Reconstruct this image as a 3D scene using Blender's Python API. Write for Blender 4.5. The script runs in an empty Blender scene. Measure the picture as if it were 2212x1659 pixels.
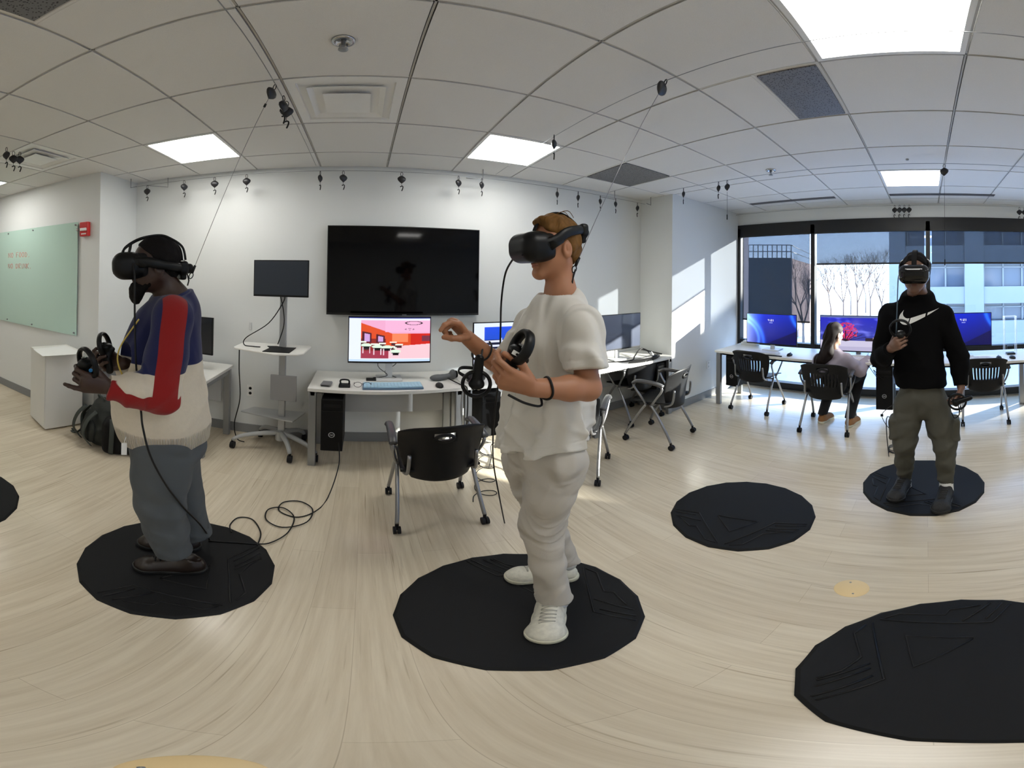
import bpy, math, random
import numpy as np
from mathutils import Vector, Matrix
random.seed(7)
rng = np.random.default_rng(7)
scn = bpy.context.scene
COL = scn.collection
PI = math.pi
# ---------------------------------------------------------------- camera frame (a level 360 camera on a tripod, 1.63 m above the floor)
CAM_H, CEIL = 1.627, 2.669
KPX, PY0, YAW, PIT, ROL = 774.2, 593.25, 0.41564, -0.011695, 0.012582
def _cam_matrix():
    cy, sy = math.cos(YAW), math.sin(YAW)
    rz = np.array([[cy, -sy, 0], [sy, cy, 0], [0, 0, 1]])
    rx = np.array([[1, 0, 0], [0, math.cos(PIT), -math.sin(PIT)], [0, math.sin(PIT), math.cos(PIT)]])
    ry = np.array([[math.cos(ROL), 0, math.sin(ROL)], [0, 1, 0], [-math.sin(ROL), 0, math.cos(ROL)]])
    return rx @ ry @ rz
CM = _cam_matrix()
def at(x, y, dist):
    """surveyed point: bearing and elevation as measured from the tripod, at a horizontal distance in metres"""
    lo = (x - 1106) / KPX; la = (PY0 - y) / KPX
    d = CM.T @ np.array([math.sin(lo) * math.cos(la), math.cos(lo) * math.cos(la), math.sin(la)])
    p = d * (dist / math.hypot(d[0], d[1])); p[2] += CAM_H
    return p
def atz(x, y, z=0.0):
    lo = (x - 1106) / KPX; la = (PY0 - y) / KPX
    d = CM.T @ np.array([math.sin(lo) * math.cos(la), math.cos(lo) * math.cos(la), math.sin(la)])
    p = d * ((z - CAM_H) / d[2]); p[2] = z
    return p
# ---------------------------------------------------------------- materials
def _rgb(c): return (c[0], c[1], c[2], 1.0)
MATS = {}
def mat(name, col, rough=.5, metal=0., coat=0., bump=None, var=None, emit=None, spec=.5, sheen=0., sss=0., trans=0.):
    if name in MATS: return MATS[name]
    m = bpy.data.materials.new(name); m.use_nodes = True
    nt = m.node_tree; b = nt.nodes['Principled BSDF']
    b.inputs['Base Color'].default_value = _rgb(col); b.inputs['Roughness'].default_value = rough
    b.inputs['Metallic'].default_value = metal; b.inputs['Coat Weight'].default_value = coat
    b.inputs['Specular IOR Level'].default_value = spec; b.inputs['Sheen Weight'].default_value = sheen
    b.inputs['Transmission Weight'].default_value = trans
    tc = nt.nodes.new('ShaderNodeTexCoord')
    if sss:
        b.inputs['Subsurface Weight'].default_value = sss; b.inputs['Subsurface Radius'].default_value = (.012, .005, .003)
        b.inputs['Subsurface Scale'].default_value = 1.0
    if var:      # (noise scale, amount, stretch xyz)
        n = nt.nodes.new('ShaderNodeTexNoise'); n.inputs['Scale'].default_value = var[0]; n.inputs['Detail'].default_value = 4
        mp = nt.nodes.new('ShaderNodeMapping'); mp.inputs['Scale'].default_value = var[2] if len(var) > 2 else (1, 1, 1)
        nt.links.new(tc.outputs['Object'], mp.inputs[0]); nt.links.new(mp.outputs[0], n.inputs[0])
        mx = nt.nodes.new('ShaderNodeMix'); mx.data_type = 'RGBA'
        mx.inputs[6].default_value = _rgb([c * (1 - var[1]) for c in col]); mx.inputs[7].default_value = _rgb([min(1, c * (1 + var[1])) for c in col])
        nt.links.new(n.outputs['Fac'], mx.inputs[0]); nt.links.new(mx.outputs[2], b.inputs['Base Color'])
    if bump:     # (scale, strength, distance, stretch)
        n = nt.nodes.new('ShaderNodeTexNoise'); n.inputs['Scale'].default_value = bump[0]; n.inputs['Detail'].default_value = 3
        mp = nt.nodes.new('ShaderNodeMapping'); mp.inputs['Scale'].default_value = bump[3] if len(bump) > 3 else (1, 1, 1)
        nt.links.new(tc.outputs['Object'], mp.inputs[0]); nt.links.new(mp.outputs[0], n.inputs[0])
        bp = nt.nodes.new('ShaderNodeBump'); bp.inputs['Strength'].default_value = bump[1]; bp.inputs['Distance'].default_value = bump[2]
        nt.links.new(n.outputs['Fac'], bp.inputs['Height']); nt.links.new(bp.outputs[0], b.inputs['Normal'])
    if emit:
        b.inputs['Emission Color'].default_value = _rgb(emit[0]); b.inputs['Emission Strength'].default_value = emit[1]
    MATS[name] = m
    return m
def wrinkle(m, scale, dist, stretch=(1, 1, 1), strength=1., warp=.6):
    nt = m.node_tree; b = nt.nodes['Principled BSDF']; N = nt.nodes.new; L = nt.links.new
    tc = N('ShaderNodeTexCoord'); mp = N('ShaderNodeMapping'); mp.inputs['Scale'].default_value = stretch; L(tc.outputs['Object'], mp.inputs[0])
    n = N('ShaderNodeTexNoise'); n.inputs['Scale'].default_value = scale; n.inputs['Detail'].default_value = 1.2; n.inputs['Roughness'].default_value = .4; n.inputs['Distortion'].default_value = warp; L(mp.outputs[0], n.inputs[0])
    a = N('ShaderNodeMath'); a.operation = 'MULTIPLY_ADD'; a.inputs[1].default_value = 2; a.inputs[2].default_value = -1; L(n.outputs['Fac'], a.inputs[0])
    c = N('ShaderNodeMath'); c.operation = 'MULTIPLY'; L(a.outputs[0], c.inputs[0]); L(a.outputs[0], c.inputs[1]); d = N('ShaderNodeMath'); d.operation = 'SUBTRACT'; d.inputs[0].default_value = 1; L(c.outputs[0], d.inputs[1]); e = N('ShaderNodeMath'); e.operation = 'POWER'; e.inputs[1].default_value = 5; L(d.outputs[0], e.inputs[0])
    bp = N('ShaderNodeBump'); bp.inputs['Strength'].default_value = strength; bp.inputs['Distance'].default_value = dist; L(e.outputs[0], bp.inputs['Height'])
    if b.inputs['Normal'].links: L(b.inputs['Normal'].links[0].from_socket, bp.inputs['Normal'])
    L(bp.outputs[0], b.inputs['Normal']); return m
def attr_mat(name, base, zones, rough=.8, sheen=0., bump=None, sss=0., var=None):
    """base colour plus zones [(attribute, colour)] shown where the attribute is above zero"""
    m = mat(name, base, rough, sheen=sheen, bump=bump, sss=sss, var=var)
    nt = m.node_tree; b = nt.nodes['Principled BSDF']
    cur = b.inputs['Base Color'].links[0].from_socket if b.inputs['Base Color'].links else None
    for a, c in zones:
        at_ = nt.nodes.new('ShaderNodeAttribute'); at_.attribute_name = a
        mr = nt.nodes.new('ShaderNodeMapRange'); mr.inputs[1].default_value = -.0008; mr.inputs[2].default_value = .0008
        nt.links.new(at_.outputs['Fac'], mr.inputs[0])
        mx = nt.nodes.new('ShaderNodeMix'); mx.data_type = 'RGBA'
        if cur: nt.links.new(cur, mx.inputs[6])
        else: mx.inputs[6].default_value = _rgb(base)
        mx.inputs[7].default_value = _rgb(c); nt.links.new(mr.outputs[0], mx.inputs[0]); cur = mx.outputs[2]
    nt.links.new(cur, b.inputs['Base Color'])
    return m
def vcol_emit(name, strength, base_rough=.25):
    m = bpy.data.materials.new(name); m.use_nodes = True; nt = m.node_tree; b = nt.nodes['Principled BSDF']
    b.inputs['Base Color'].default_value = (.01, .01, .012, 1); b.inputs['Roughness'].default_value = base_rough
    a = nt.nodes.new('ShaderNodeAttribute'); a.attribute_name = 'col'
    nt.links.new(a.outputs['Color'], b.inputs['Emission Color']); b.inputs['Emission Strength'].default_value = strength
    return m
# ---------------------------------------------------------------- mesh builder
class MB:
    def __init__(s): s.v = []; s.f = []; s.mi = []; s.sm = []
    def add(s, vs, fs, mi=0, smooth=False):
        o = len(s.v); s.v += [tuple(map(float, p)) for p in vs]
        for f in fs: s.f.append(tuple(i + o for i in f)); s.mi.append(mi); s.sm.append(smooth)
        return s
    def box(s, c, size, R=None, mi=0):
        hx, hy, hz = size[0] / 2, size[1] / 2, size[2] / 2
        vs = [Vector((x, y, z)) for x in (-hx, hx) for y in (-hy, hy) for z in (-hz, hz)]
        if R is not None: vs = [R @ p for p in vs]
        vs = [p + Vector(c) for p in vs]
        return s.add(vs, [(0, 1, 3, 2), (4, 6, 7, 5), (0, 4, 5, 1), (2, 3, 7, 6), (0, 2, 6, 4), (1, 5, 7, 3)], mi)
    def bb(s, lo, hi, mi=0):
        return s.box([(a + b) / 2 for a, b in zip(lo, hi)], [b - a for a, b in zip(lo, hi)], None, mi)
    def tube(s, pts, r, n=8, closed=False, mi=0, caps=True, flat=None):
        pts = [Vector(p) for p in pts]; m = len(pts)
        rs = r if isinstance(r, (list, tuple)) else [r] * m
        tang = []
        for i in range(m):
            a = pts[(i - 1) % m] if (closed or i > 0) else pts[0]; b = pts[(i + 1) % m] if (closed or i < m - 1) else pts[-1]
            t = (b - a); tang.append(t.normalized() if t.length > 1e-9 else Vector((0, 0, 1)))
        ref = Vector((0, 0, 1)) if abs(tang[0].z) < .9 else Vector((1, 0, 0))
        if flat is not None: ref = Vector(flat[0])
        u = (ref - ref.dot(tang[0]) * tang[0]).normalized(); vs = []
        for i in range(m):
            if flat is not None: u = Vector(flat[0])
            u = (u - u.dot(tang[i]) * tang[i]).normalized(); w = tang[i].cross(u)
            for k in range(n):
                a = 2 * PI * k / n
                vs.append(pts[i] + (u * math.cos(a) * (flat[1] if flat else 1) + w * math.sin(a)) * rs[i])
        fs = []
        for i in range(m if closed else m - 1):
            j = (i + 1) % m
            for k in range(n): fs.append((i * n + k, i * n + (k + 1) % n, j * n + (k + 1) % n, j * n + k))
        if caps and not closed:
            fs.append(tuple(range(n - 1, -1, -1))); fs.append(tuple((m - 1) * n + k for k in range(n)))
        return s.add(vs, fs, mi, True)
    def cyl(s, a, b, r, n=20, r2=None, mi=0):
        a = Vector(a); b = Vector(b); t = (b - a).normalized(); ref = Vector((0, 0, 1)) if abs(t.z) < .9 else Vector((1, 0, 0))
        u = (ref - ref.dot(t) * t).normalized(); w = t.cross(u); r2 = r if r2 is None else r2
        vs = [a + (u * math.cos(2 * PI * k / n) + w * math.sin(2 * PI * k / n)) * r for k in range(n)] + [b + (u * math.cos(2 * PI * k / n) + w * math.sin(2 * PI * k / n)) * r2 for k in range(n)]
        s.add(vs, [(k, (k + 1) % n, n + (k + 1) % n, n + k) for k in range(n)], mi, True)
        return s.add(vs, [tuple(range(n - 1, -1, -1)), tuple(n + k for k in range(n))], mi)
    def prism(s, poly, z0, z1, mi=0, M=None):
        n = len(poly); vs = [Vector((x, y, z0)) for x, y in poly] + [Vector((x, y, z1)) for x, y in poly]
        if M is not None: vs = [M @ p for p in vs]
        return s.add(vs, [tuple(range(n - 1, -1, -1)), tuple(range(n, 2 * n))] + [(k, (k + 1) % n, n + (k + 1) % n, n + k) for k in range(n)], mi)
    def lathe(s, prof, c=(0, 0, 0), n=20, mi=0, R=None):
        vs = []
        for r, z in prof:
            for k in range(n):
                p = Vector((r * math.cos(2 * PI * k / n), r * math.sin(2 * PI * k / n), z))
                if R is not None: p = R @ p
                vs.append(p + Vector(c))
        m = len(prof); fs = [(i * n + k, i * n + (k + 1) % n, (i + 1) * n + (k + 1) % n, (i + 1) * n + k) for i in range(m - 1) for k in range(n)]
        s.add(vs, fs, mi, True)
        return s
    def loft(s, rings, mi=0, caps=True, closed=True, smooth=True):
        n = len(rings[0]); vs = [p for r in rings for p in r]; fs = []
        for i in range(len(rings) - 1):
            for k in range(n if closed else n - 1): fs.append((i * n + k, i * n + (k + 1) % n, (i + 1) * n + (k + 1) % n, (i + 1) * n + k))
        s.add(vs, fs, mi, smooth)
        if caps and closed: s.add(list(rings[0]), [tuple(range(n - 1, -1, -1))], mi); s.add(list(rings[-1]), [tuple(range(n))], mi)
        return s
    def sphere(s, c, r, n=12, mi=0):
        r = r if isinstance(r, (tuple, list)) else (r, r, r)
        return s.loft([[Vector((c[0] + r[0] * math.sin(t) * math.cos(2 * PI * k / n), c[1] + r[1] * math.sin(t) * math.sin(2 * PI * k / n), c[2] - r[2] * math.cos(t))) for k in range(n)] for t in [PI * (i + .02) / (n / 2 + .04) for i in range(n // 2 + 1)]], mi)
    def build(s, name, m, parent=None, bevel=0, world=False, kind=None, seg=2):
        me = bpy.data.meshes.new(name)
        vs = s.v
        if world and parent is not None:
            L = parent.matrix_basis.inverted() if parent.parent is None else (parent.parent.matrix_basis @ parent.matrix_basis).inverted()
            vs = [tuple(L @ Vector(p)) for p in vs]
        me.from_pydata(vs, [], s.f)
        ms = m if isinstance(m, (list, tuple)) else [m]
        for q in ms: me.materials.append(q)
        me.polygons.foreach_set('material_index', s.mi); me.polygons.foreach_set('use_smooth', s.sm)
        o = bpy.data.objects.new(name, me); COL.objects.link(o)
        if parent is not None: o.parent = parent
        if bevel:
            b = o.modifiers.new('bevel', 'BEVEL'); b.width = bevel; b.segments = seg; b.limit_method = 'ANGLE'; b.angle_limit = .6
        if kind: o['kind'] = kind
        return o
def thing(name, label, cat, loc=(0, 0, 0), rz=0, group=None):
    o = bpy.data.objects.new(name, None); COL.objects.link(o); o.empty_display_size = .1
    o.location = [float(c) for c in loc]; o.rotation_euler = (0, 0, rz)
    o.matrix_basis = Matrix.Translation([float(c) for c in loc]) @ Matrix.Rotation(rz, 4, 'Z')
    o['label'] = label; o['category'] = cat
    if group: o['group'] = group
    return o
def tag(o, label, cat, group=None):
    o['label'] = label; o['category'] = cat
    if group: o['group'] = group
    return o
def dup(o, loc, rz, label, group=None, parent=None):
    c = o.copy(); COL.objects.link(c)
    if parent is None:
        c.matrix_basis = Matrix.Translation([float(v) for v in loc]) @ Matrix.Rotation(rz, 4, 'Z'); c['label'] = label
        if group: c['group'] = group
    else: c.parent = parent
    for ch in [x for x in bpy.data.objects if x.parent == o]: dup(ch, None, 0, None, None, c)
    return c
def RZ(a): return Matrix.Rotation(a, 3, 'Z')
def basis(x, y, z):
    return Matrix((x, y, z)).transposed()
def bez(p0, p1, p2, p3, n=12):
    p0, p1, p2, p3 = map(Vector, (p0, p1, p2, p3)); out = []
    for i in range(n + 1):
        t = i / n; out.append(p0 * (1 - t) ** 3 + p1 * 3 * t * (1 - t) ** 2 + p2 * 3 * t * t * (1 - t) + p3 * t ** 3)
    return out
def spline(pts, n=8, closed=False):
    P = [Vector(p) for p in pts]; m = len(P); out = []
    for i in range(m if closed else m - 1):
        a = P[(i - 1) % m] if (closed or i > 0) else P[0]; b = P[i]; c = P[(i + 1) % m]; d = P[(i + 2) % m] if (closed or i < m - 2) else P[-1]
        for k in range(n):
            t = k / n; out.append(.5 * ((2 * b) + (c - a) * t + (2 * a - 5 * b + 4 * c - d) * t * t + (3 * b - a - 3 * c + d) * t ** 3))
    if not closed: out.append(P[-1])
    return out
# ---------------------------------------------------------------- implicit surfaces for bodies, clothes and moulded things
def A(p): return np.asarray(p, dtype=np.float64)
def unit(v): v = A(v); return v / np.linalg.norm(v)
class Field:
    def __init__(s): s.ops = []; s.disp = None
    def _op(s, mode, k, fn, c, r): s.ops.append((mode, k, fn, A(c), r)); return s
    def cone(s, a, b, ra, rb, k=.015, sq=None, mode='u'):
        a, b = A(a), A(b); ab = b - a; L2 = ab @ ab + 1e-12
        D = None if sq is None else unit(sq[0]); f = 1 if sq is None else sq[1]
        def fn(P):
            q = P - a
            t = np.clip((q @ ab) / L2, 0, 1); w = q - t[:, None] * ab
            if D is not None: w = w + ((w @ D) * (f - 1))[:, None] * D
            return np.sqrt((w * w).sum(1)) - (ra + (rb - ra) * t)
        return s._op(mode, k, fn, (a + b) / 2, np.sqrt(L2) / 2 + max(ra, rb))
    def chain(s, pts, rs, k=.015, sq=None):
        for i in range(len(pts) - 1): s.cone(pts[i], pts[i + 1], rs[i], rs[i + 1], k, sq)
        return s
    def ell(s, c, r, R=None, k=.015, mode='u'):
        c = A(c); r = A(r)
        def fn(P):
            q = P - c
            if R is not None: q = q @ R
            k0 = np.sqrt(((q / r) ** 2).sum(1)); k1 = np.sqrt(((q / r ** 2) ** 2).sum(1)) + 1e-9
            return k0 * (k0 - 1) / k1
        return s._op(mode, k, fn, c, float(r.max()))
    def rbox(s, c, h, R=None, rd=.01, k=.01, mode='u'):
        c = A(c); h = A(h) - rd
        def fn(P):
            q = P - c
            if R is not None: q = q @ R
            q = np.abs(q) - h
            return np.sqrt((np.maximum(q, 0) ** 2).sum(1)) + np.minimum(q.max(1), 0) - rd
        return s._op(mode, k, fn, c, float(np.linalg.norm(h) + rd))
    def torus(s, c, n, R_, r, k=.006, mode='u'):
        c = A(c); n = unit(n)
        def fn(P):
            q = P - c; z = q @ n; w = q - z[:, None] * n
            return np.sqrt((np.sqrt((w * w).sum(1)) - R_) ** 2 + z * z) - r
        return s._op(mode, k, fn, c, R_ + r)
    def cut(s, p, n, k=.003, c=None, r=None):
        p = A(p); n = unit(n)
        def fn(P): return -((P - p) @ n)
        if c is None: return s._op('s', k, fn, (0, 0, 0), 1e9)
        c = A(c)
        def fn2(P): return np.maximum(fn(P), np.sqrt(((P - c) ** 2).sum(1)) - r)
        return s._op('s', k, fn2, c, r)
    def eval(s, P):
        P = np.asarray(P, dtype=np.float64); d = np.full(len(P), .5)
        for mode, k, fn, c, r in s.ops:
            if r > 1e8: idx = slice(None)
            else:
                m = r + .07
                idx = np.nonzero((np.abs(P - c) < m).all(1))[0]
                if len(idx) == 0: continue
            e = fn(P[idx]); a = d[idx]
            if mode == 'u':
                h = np.clip(.5 + .5 * (e - a) / k, 0, 1); d[idx] = e + (a - e) * h - k * h * (1 - h)
            else:
                e = -e; h = np.clip(.5 - .5 * (e - a) / k, 0, 1); d[idx] = e + (a - e) * h + k * h * (1 - h)
        if s.disp is not None:
            near = np.nonzero(np.abs(d) < .06)[0]
            if len(near): d[near] += s.disp(P[near])
        return d
    def bounds(s):
        lo = np.full(3, 1e9); hi = -lo
        for mode, k, fn, c, r in s.ops:
            if mode == 'u' and r < 1e8: lo = np.minimum(lo, c - r); hi = np.maximum(hi, c + r)
        return lo - .02, hi + .02
OFF = np.array([(i, j, k) for i in (0, 1) for j in (0, 1) for k in (0, 1)])
EDG = [(a, b) for a in range(8) for b in range(a + 1, 8) if np.abs(OFF[a] - OFF[b]).sum() == 1]
def net(F, res, box=None, excl=()):
    lo, hi = F.bounds() if box is None else (A(box[0]), A(box[1]))
    B = 4; nb = np.ceil((hi - lo) / (res * B)).astype(int) + 1; n = nb * B
    ci = np.stack(np.meshgrid(*[np.arange(q) for q in nb], indexing='ij'), -1).reshape(-1, 3)
    dc = F.eval(lo + (ci * B + (B - 1) / 2) * res)
    act = np.abs(dc) < 1.35 * (.87 * B * res + res) + .004
    vals = np.repeat(np.repeat(np.repeat(np.where(dc < 0, -1., 1.).reshape(nb), B, 0), B, 1), B, 2)
    bo = np.stack(np.meshgrid(*[np.arange(B)] * 3, indexing='ij'), -1).reshape(-1, 3)
    fi = (ci[act][:, None, :] * B + bo[None]).reshape(-1, 3)
    vals[fi[:, 0], fi[:, 1], fi[:, 2]] = F.eval(lo + fi * res)
    ins = vals < 0; cnt = np.zeros(n - 1, dtype=np.int8)
    for o in OFF: cnt += ins[o[0]:n[0] - 1 + o[0], o[1]:n[1] - 1 + o[1], o[2]:n[2] - 1 + o[2]]
    am = (cnt > 0) & (cnt < 8); ijk = np.argwhere(am); idx = np.full(am.shape, -1, dtype=np.int64); idx[am] = np.arange(len(ijk))
    cv = np.stack([vals[ijk[:, 0] + o[0], ijk[:, 1] + o[1], ijk[:, 2] + o[2]] for o in OFF], 1)
    acc = np.zeros((len(ijk), 3)); num = np.zeros(len(ijk))
    for a, b in EDG:
        va, vb = cv[:, a], cv[:, b]; x = (va < 0) != (vb < 0); t = np.where(x, va / np.where(x, va - vb, 1), 0)
        acc += np.where(x[:, None], OFF[a] + t[:, None] * (OFF[b] - OFF[a]), 0); num += x
    V = lo + (ijk + acc / num[:, None]) * res; Q = []
    for ax in range(3):
        o1, o2 = (ax + 1) % 3, (ax + 2) % 3
        sl0 = [slice(None)] * 3; sl1 = [slice(None)] * 3; sl0[ax] = slice(0, -1); sl1[ax] = slice(1, None)
        e = np.argwhere(ins[tuple(sl0)] != ins[tuple(sl1)])
        e = e[(e[:, o1] > 0) & (e[:, o2] > 0) & (e[:, o1] < n[o1] - 1) & (e[:, o2] < n[o2] - 1)]
        s0 = ins[e[:, 0], e[:, 1], e[:, 2]]; q = []
        for d1, d2 in ((-1, -1), (0, -1), (0, 0), (-1, 0)):
            c = e.copy(); c[:, o1] += d1; c[:, o2] += d2; q.append(idx[c[:, 0], c[:, 1], c[:, 2]])
        q = np.stack(q, 1); q[~s0] = q[~s0][:, ::-1]; Q.append(q)
    Q = np.concatenate(Q); Q = Q[(Q >= 0).all(1)]
    for _ in range(2):
        d0 = F.eval(V); e = res * .4
        g = np.stack([F.eval(V + e * np.eye(3)[a]) - d0 for a in range(3)], 1) / e
        st = d0[:, None] * g / np.maximum((g * g).sum(1), .2)[:, None]; V = V - np.clip(st, -res * .6, res * .6)
    if len(excl):
        c = V[Q].mean(1); keep = np.ones(len(Q), bool)
        for a, b in excl: keep &= ~((c > A(a)).all(1) & (c < A(b)).all(1))
        Q = Q[keep]
    return V, Q
def nets(F, res, fine=()):
    """one mesh: a coarse net everywhere plus finer nets inside the boxes [(lo, hi, res)]; the surfaces meet on the same field"""
    Vs, Qs, o = [], [], 0
    V, Q = net(F, res, None, [(a, b) for a, b, r in fine]); Vs.append(V); Qs.append(Q); o = len(V)
    for a, b, r in fine:
        m = res * 1.2
        V, Q = net(F, r, (A(a) - m, A(b) + m)); Vs.append(V); Qs.append(Q + o); o += len(V)
    return np.concatenate(Vs), np.concatenate(Qs)
def skinmesh(name, VQ, m, parent=None, attrs=None, world=True, keep=None):
    V, Q = VQ
    if keep is not None: Q = Q[keep(V[Q].mean(1))]
    u, inv = np.unique(Q, return_inverse=True); V = V[u]; Q = inv.reshape(-1, 4)
    W = V
    if world and parent is not None:
        P = parent; Mx = P.matrix_basis.copy()
        while P.parent is not None: P = P.parent; Mx = P.matrix_basis @ Mx
        Mi = np.array(Mx.inverted()); W = V @ Mi[:3, :3].T + Mi[:3, 3]
    me = bpy.data.meshes.new(name); me.vertices.add(len(W)); me.vertices.foreach_set('co', W.astype(np.float32).ravel())
    me.loops.add(Q.size); me.loops.foreach_set('vertex_index', Q.astype(np.int32).ravel())
    me.polygons.add(len(Q)); me.polygons.foreach_set('loop_start', (np.arange(len(Q)) * 4).astype(np.int32))
    me.update(calc_edges=True); me.polygons.foreach_set('use_smooth', np.ones(len(Q), bool)); me.materials.append(m)
    for k, fn in (attrs or {}).items():
        a = me.attributes.new(k, 'FLOAT', 'POINT'); a.data.foreach_set('value', np.asarray(fn(V), np.float32))
    o = bpy.data.objects.new(name, me); COL.objects.link(o)
    if parent is not None: o.parent = parent
    return o
# ================================================================= materials of the place
def wall_mat():
    return mat('wall_paint', (.74, .755, .745), .72, bump=(140, .08, .002), var=(1.3, .03))
M_WALL = wall_mat()
M_BASE = mat('baseboard_vinyl', (.23, .235, .24), .45)
M_WHITE = mat('white_laminate', (.74, .73, .69), .35, var=(6, .03))
M_PANEL = mat('modesty_panel', (.50, .51, .52), .5)
M_STEEL = mat('grey_powder_coat', (.30, .31, .32), .35, metal=.6)
M_CHROME = mat('satin_chrome', (.52, .53, .54), .25, metal=1.)
M_BLACK = mat('black_plastic', (.005, .005, .0055), .42, spec=.3)
M_BLACKM = mat('black_matte', (.004, .004, .0045), .6, spec=.2)
M_RUBBER = mat('rubber', (.007, .007, .009), .55, spec=.25)
M_CABLE = mat('cable_rubber', (.005, .005, .0055), .5, spec=.3)
M_GREYP = mat('light_grey_plastic', (.62, .63, .63), .4)
M_WHITEP = mat('white_plastic', (.82, .82, .80), .4)
M_FRAME = mat('window_frame_black', (.006, .006, .006), .5)
M_RED = mat('red_alarm', (.55, .02, .02), .35)
M_PAPER = mat('paper', (.85, .85, .83), .8)
# floor: pale vinyl planks that run towards the television wall
def floor_mat():
    m = bpy.data.materials.new('plank_floor'); m.use_nodes = True; nt = m.node_tree; b = nt.nodes['Principled BSDF']; N = nt.nodes.new; L = nt.links.new
    tc = N('ShaderNodeTexCoord'); mp = N('ShaderNodeMapping'); mp.inputs['Rotation'].default_value = (0, 0, PI / 2); L(tc.outputs['Object'], mp.inputs[0])
    br = N('ShaderNodeTexBrick'); br.inputs['Scale'].default_value = 1; br.inputs['Brick Width'].default_value = 1.22; br.inputs['Row Height'].default_value = .152
    br.inputs['Mortar Size'].default_value = .0012; br.inputs['Mortar Smooth'].default_value = .6; br.offset = .37
    br.inputs['Color1'].default_value = (.66, .575, .44, 1); br.inputs['Color2'].default_value = (.72, .64, .50, 1); br.inputs['Mortar'].default_value = (.52, .44, .33, 1)
    L(mp.outputs[0], br.inputs['Vector'])
    m2 = N('ShaderNodeMapping'); m2.inputs['Scale'].default_value = (22, 1.1, 1); L(tc.outputs['Object'], m2.inputs[0])
    n1 = N('ShaderNodeTexNoise'); n1.inputs['Scale'].default_value = 1.6; n1.inputs['Detail'].default_value = 7; n1.inputs['Roughness'].default_value = .62; L(m2.outputs[0], n1.inputs[0])
    r1 = N('ShaderNodeValToRGB'); r1.color_ramp.elements[0].position = .30; r1.color_ramp.elements[0].color = (.78, .74, .69, 1); r1.color_ramp.elements[1].position = .62; r1.color_ramp.elements[1].color = (1.0, 1.0, 1.0, 1); L(n1.outputs['Fac'], r1.inputs[0])
    mx = N('ShaderNodeMix'); mx.data_type = 'RGBA'; mx.blend_type = 'MULTIPLY'; mx.inputs[0].default_value = .75; L(br.outputs['Color'], mx.inputs[6]); L(r1.outputs[0], mx.inputs[7])
    m3 = N('ShaderNodeMapping'); m3.inputs['Scale'].default_value = (60, 1.6, 1); L(tc.outputs['Object'], m3.inputs[0])
    n2 = N('ShaderNodeTexNoise'); n2.inputs['Scale'].default_value = 1.0; n2.inputs['Detail'].default_value = 3; L(m3.outputs[0], n2.inputs[0])
    r2 = N('ShaderNodeValToRGB'); r2.color_ramp.elements[0].position = .27; r2.color_ramp.elements[0].color = (.62, .57, .51, 1); r2.color_ramp.elements[1].position = .37; r2.color_ramp.elements[1].color = (1, 1, 1, 1); L(n2.outputs['Fac'], r2.inputs[0])
    mx2 = N('ShaderNodeMix'); mx2.data_type = 'RGBA'; mx2.blend_type = 'MULTIPLY'; mx2.inputs[0].default_value = .8; L(mx.outputs[2], mx2.inputs[6]); L(r2.outputs[0], mx2.inputs[7])
    L(mx2.outputs[2], b.inputs['Base Color'])
    n3 = N('ShaderNodeTexNoise'); n3.inputs['Scale'].default_value = 3; n3.inputs['Detail'].default_value = 4; L(tc.outputs['Object'], n3.inputs[0])
    mr = N('ShaderNodeMapRange'); mr.inputs[3].default_value = .13; mr.inputs[4].default_value = .30; L(n3.outputs['Fac'], mr.inputs[0]); L(mr.outputs[0], b.inputs['Roughness'])
    bp = N('ShaderNodeBump'); bp.inputs['Strength'].default_value = .10; bp.inputs['Distance'].default_value = .002; L(n1.outputs['Fac'], bp.inputs['Height']); L(bp.outputs[0], b.inputs['Normal'])
    b.inputs['Specular IOR Level'].default_value = .5
    return m
TVY, WX, LY, LX, PX, PY = 3.295, 4.77, 2.68, -2.43, 3.22, 2.76
XL, YB = -6.2, -4.4
mb = MB(); mb.bb((XL, YB, -.1), (WX + .15, TVY + .1, 0)); mb.build('floor', floor_mat(), kind='structure')
def wall(name, lo, hi): mb = MB(); mb.bb(lo, hi); return mb.build(name, M_WALL, kind='structure')
wall('wall_back', (LX, TVY, 0), (PX, TVY + .12, CEIL + .1))
mb = MB(); mb.bb((XL, LY, 0), (LX, LY + .74, CEIL + .1)); mb.build('wall_left', M_WALL, kind='structure')
mb = MB(); mb.bb((PX, PY, 0), (WX + .12, PY + .66, CEIL + .1)); mb.build('wall_pier', M_WALL, kind='structure')
wall('wall_far_left', (XL - .12, YB, 0), (XL, LY + .7, CEIL + .1))
wall('wall_front', (XL, YB - .12, 0), (WX + .12, YB, CEIL + .1))
WY1, WY0 = PY - .005, -3.2           # the run of glazing
mb = MB(); mb.bb((WX, WY0 - 1.2, 2.475), (WX + .16, WY1, CEIL + .1)); mb.bb((WX, YB, 0), (WX + .16, WY0, 2.475)); mb.bb((WX, WY0, -.02), (WX + .16, WY1, .035))
mb.build('wall_right', M_WALL, kind='structure')
def base(name, lo, hi): mb = MB(); mb.bb(lo, hi); mb.build(name, M_BASE, bevel=.003, kind='structure')
base('baseboard_back', (LX, TVY - .012, 0), (PX, TVY, .10))
base('baseboard_left', (XL, LY - .012, 0), (LX + .012, LY, .10))
base('baseboard_left_return', (LX, LY, 0), (LX + .012, TVY - .012, .10))
base('baseboard_pier', (PX - .012, PY - .012, 0), (WX, PY, .10))
base('baseboard_pier_return', (PX - .012, PY, 0), (PX, TVY - .012, .10))
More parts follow.
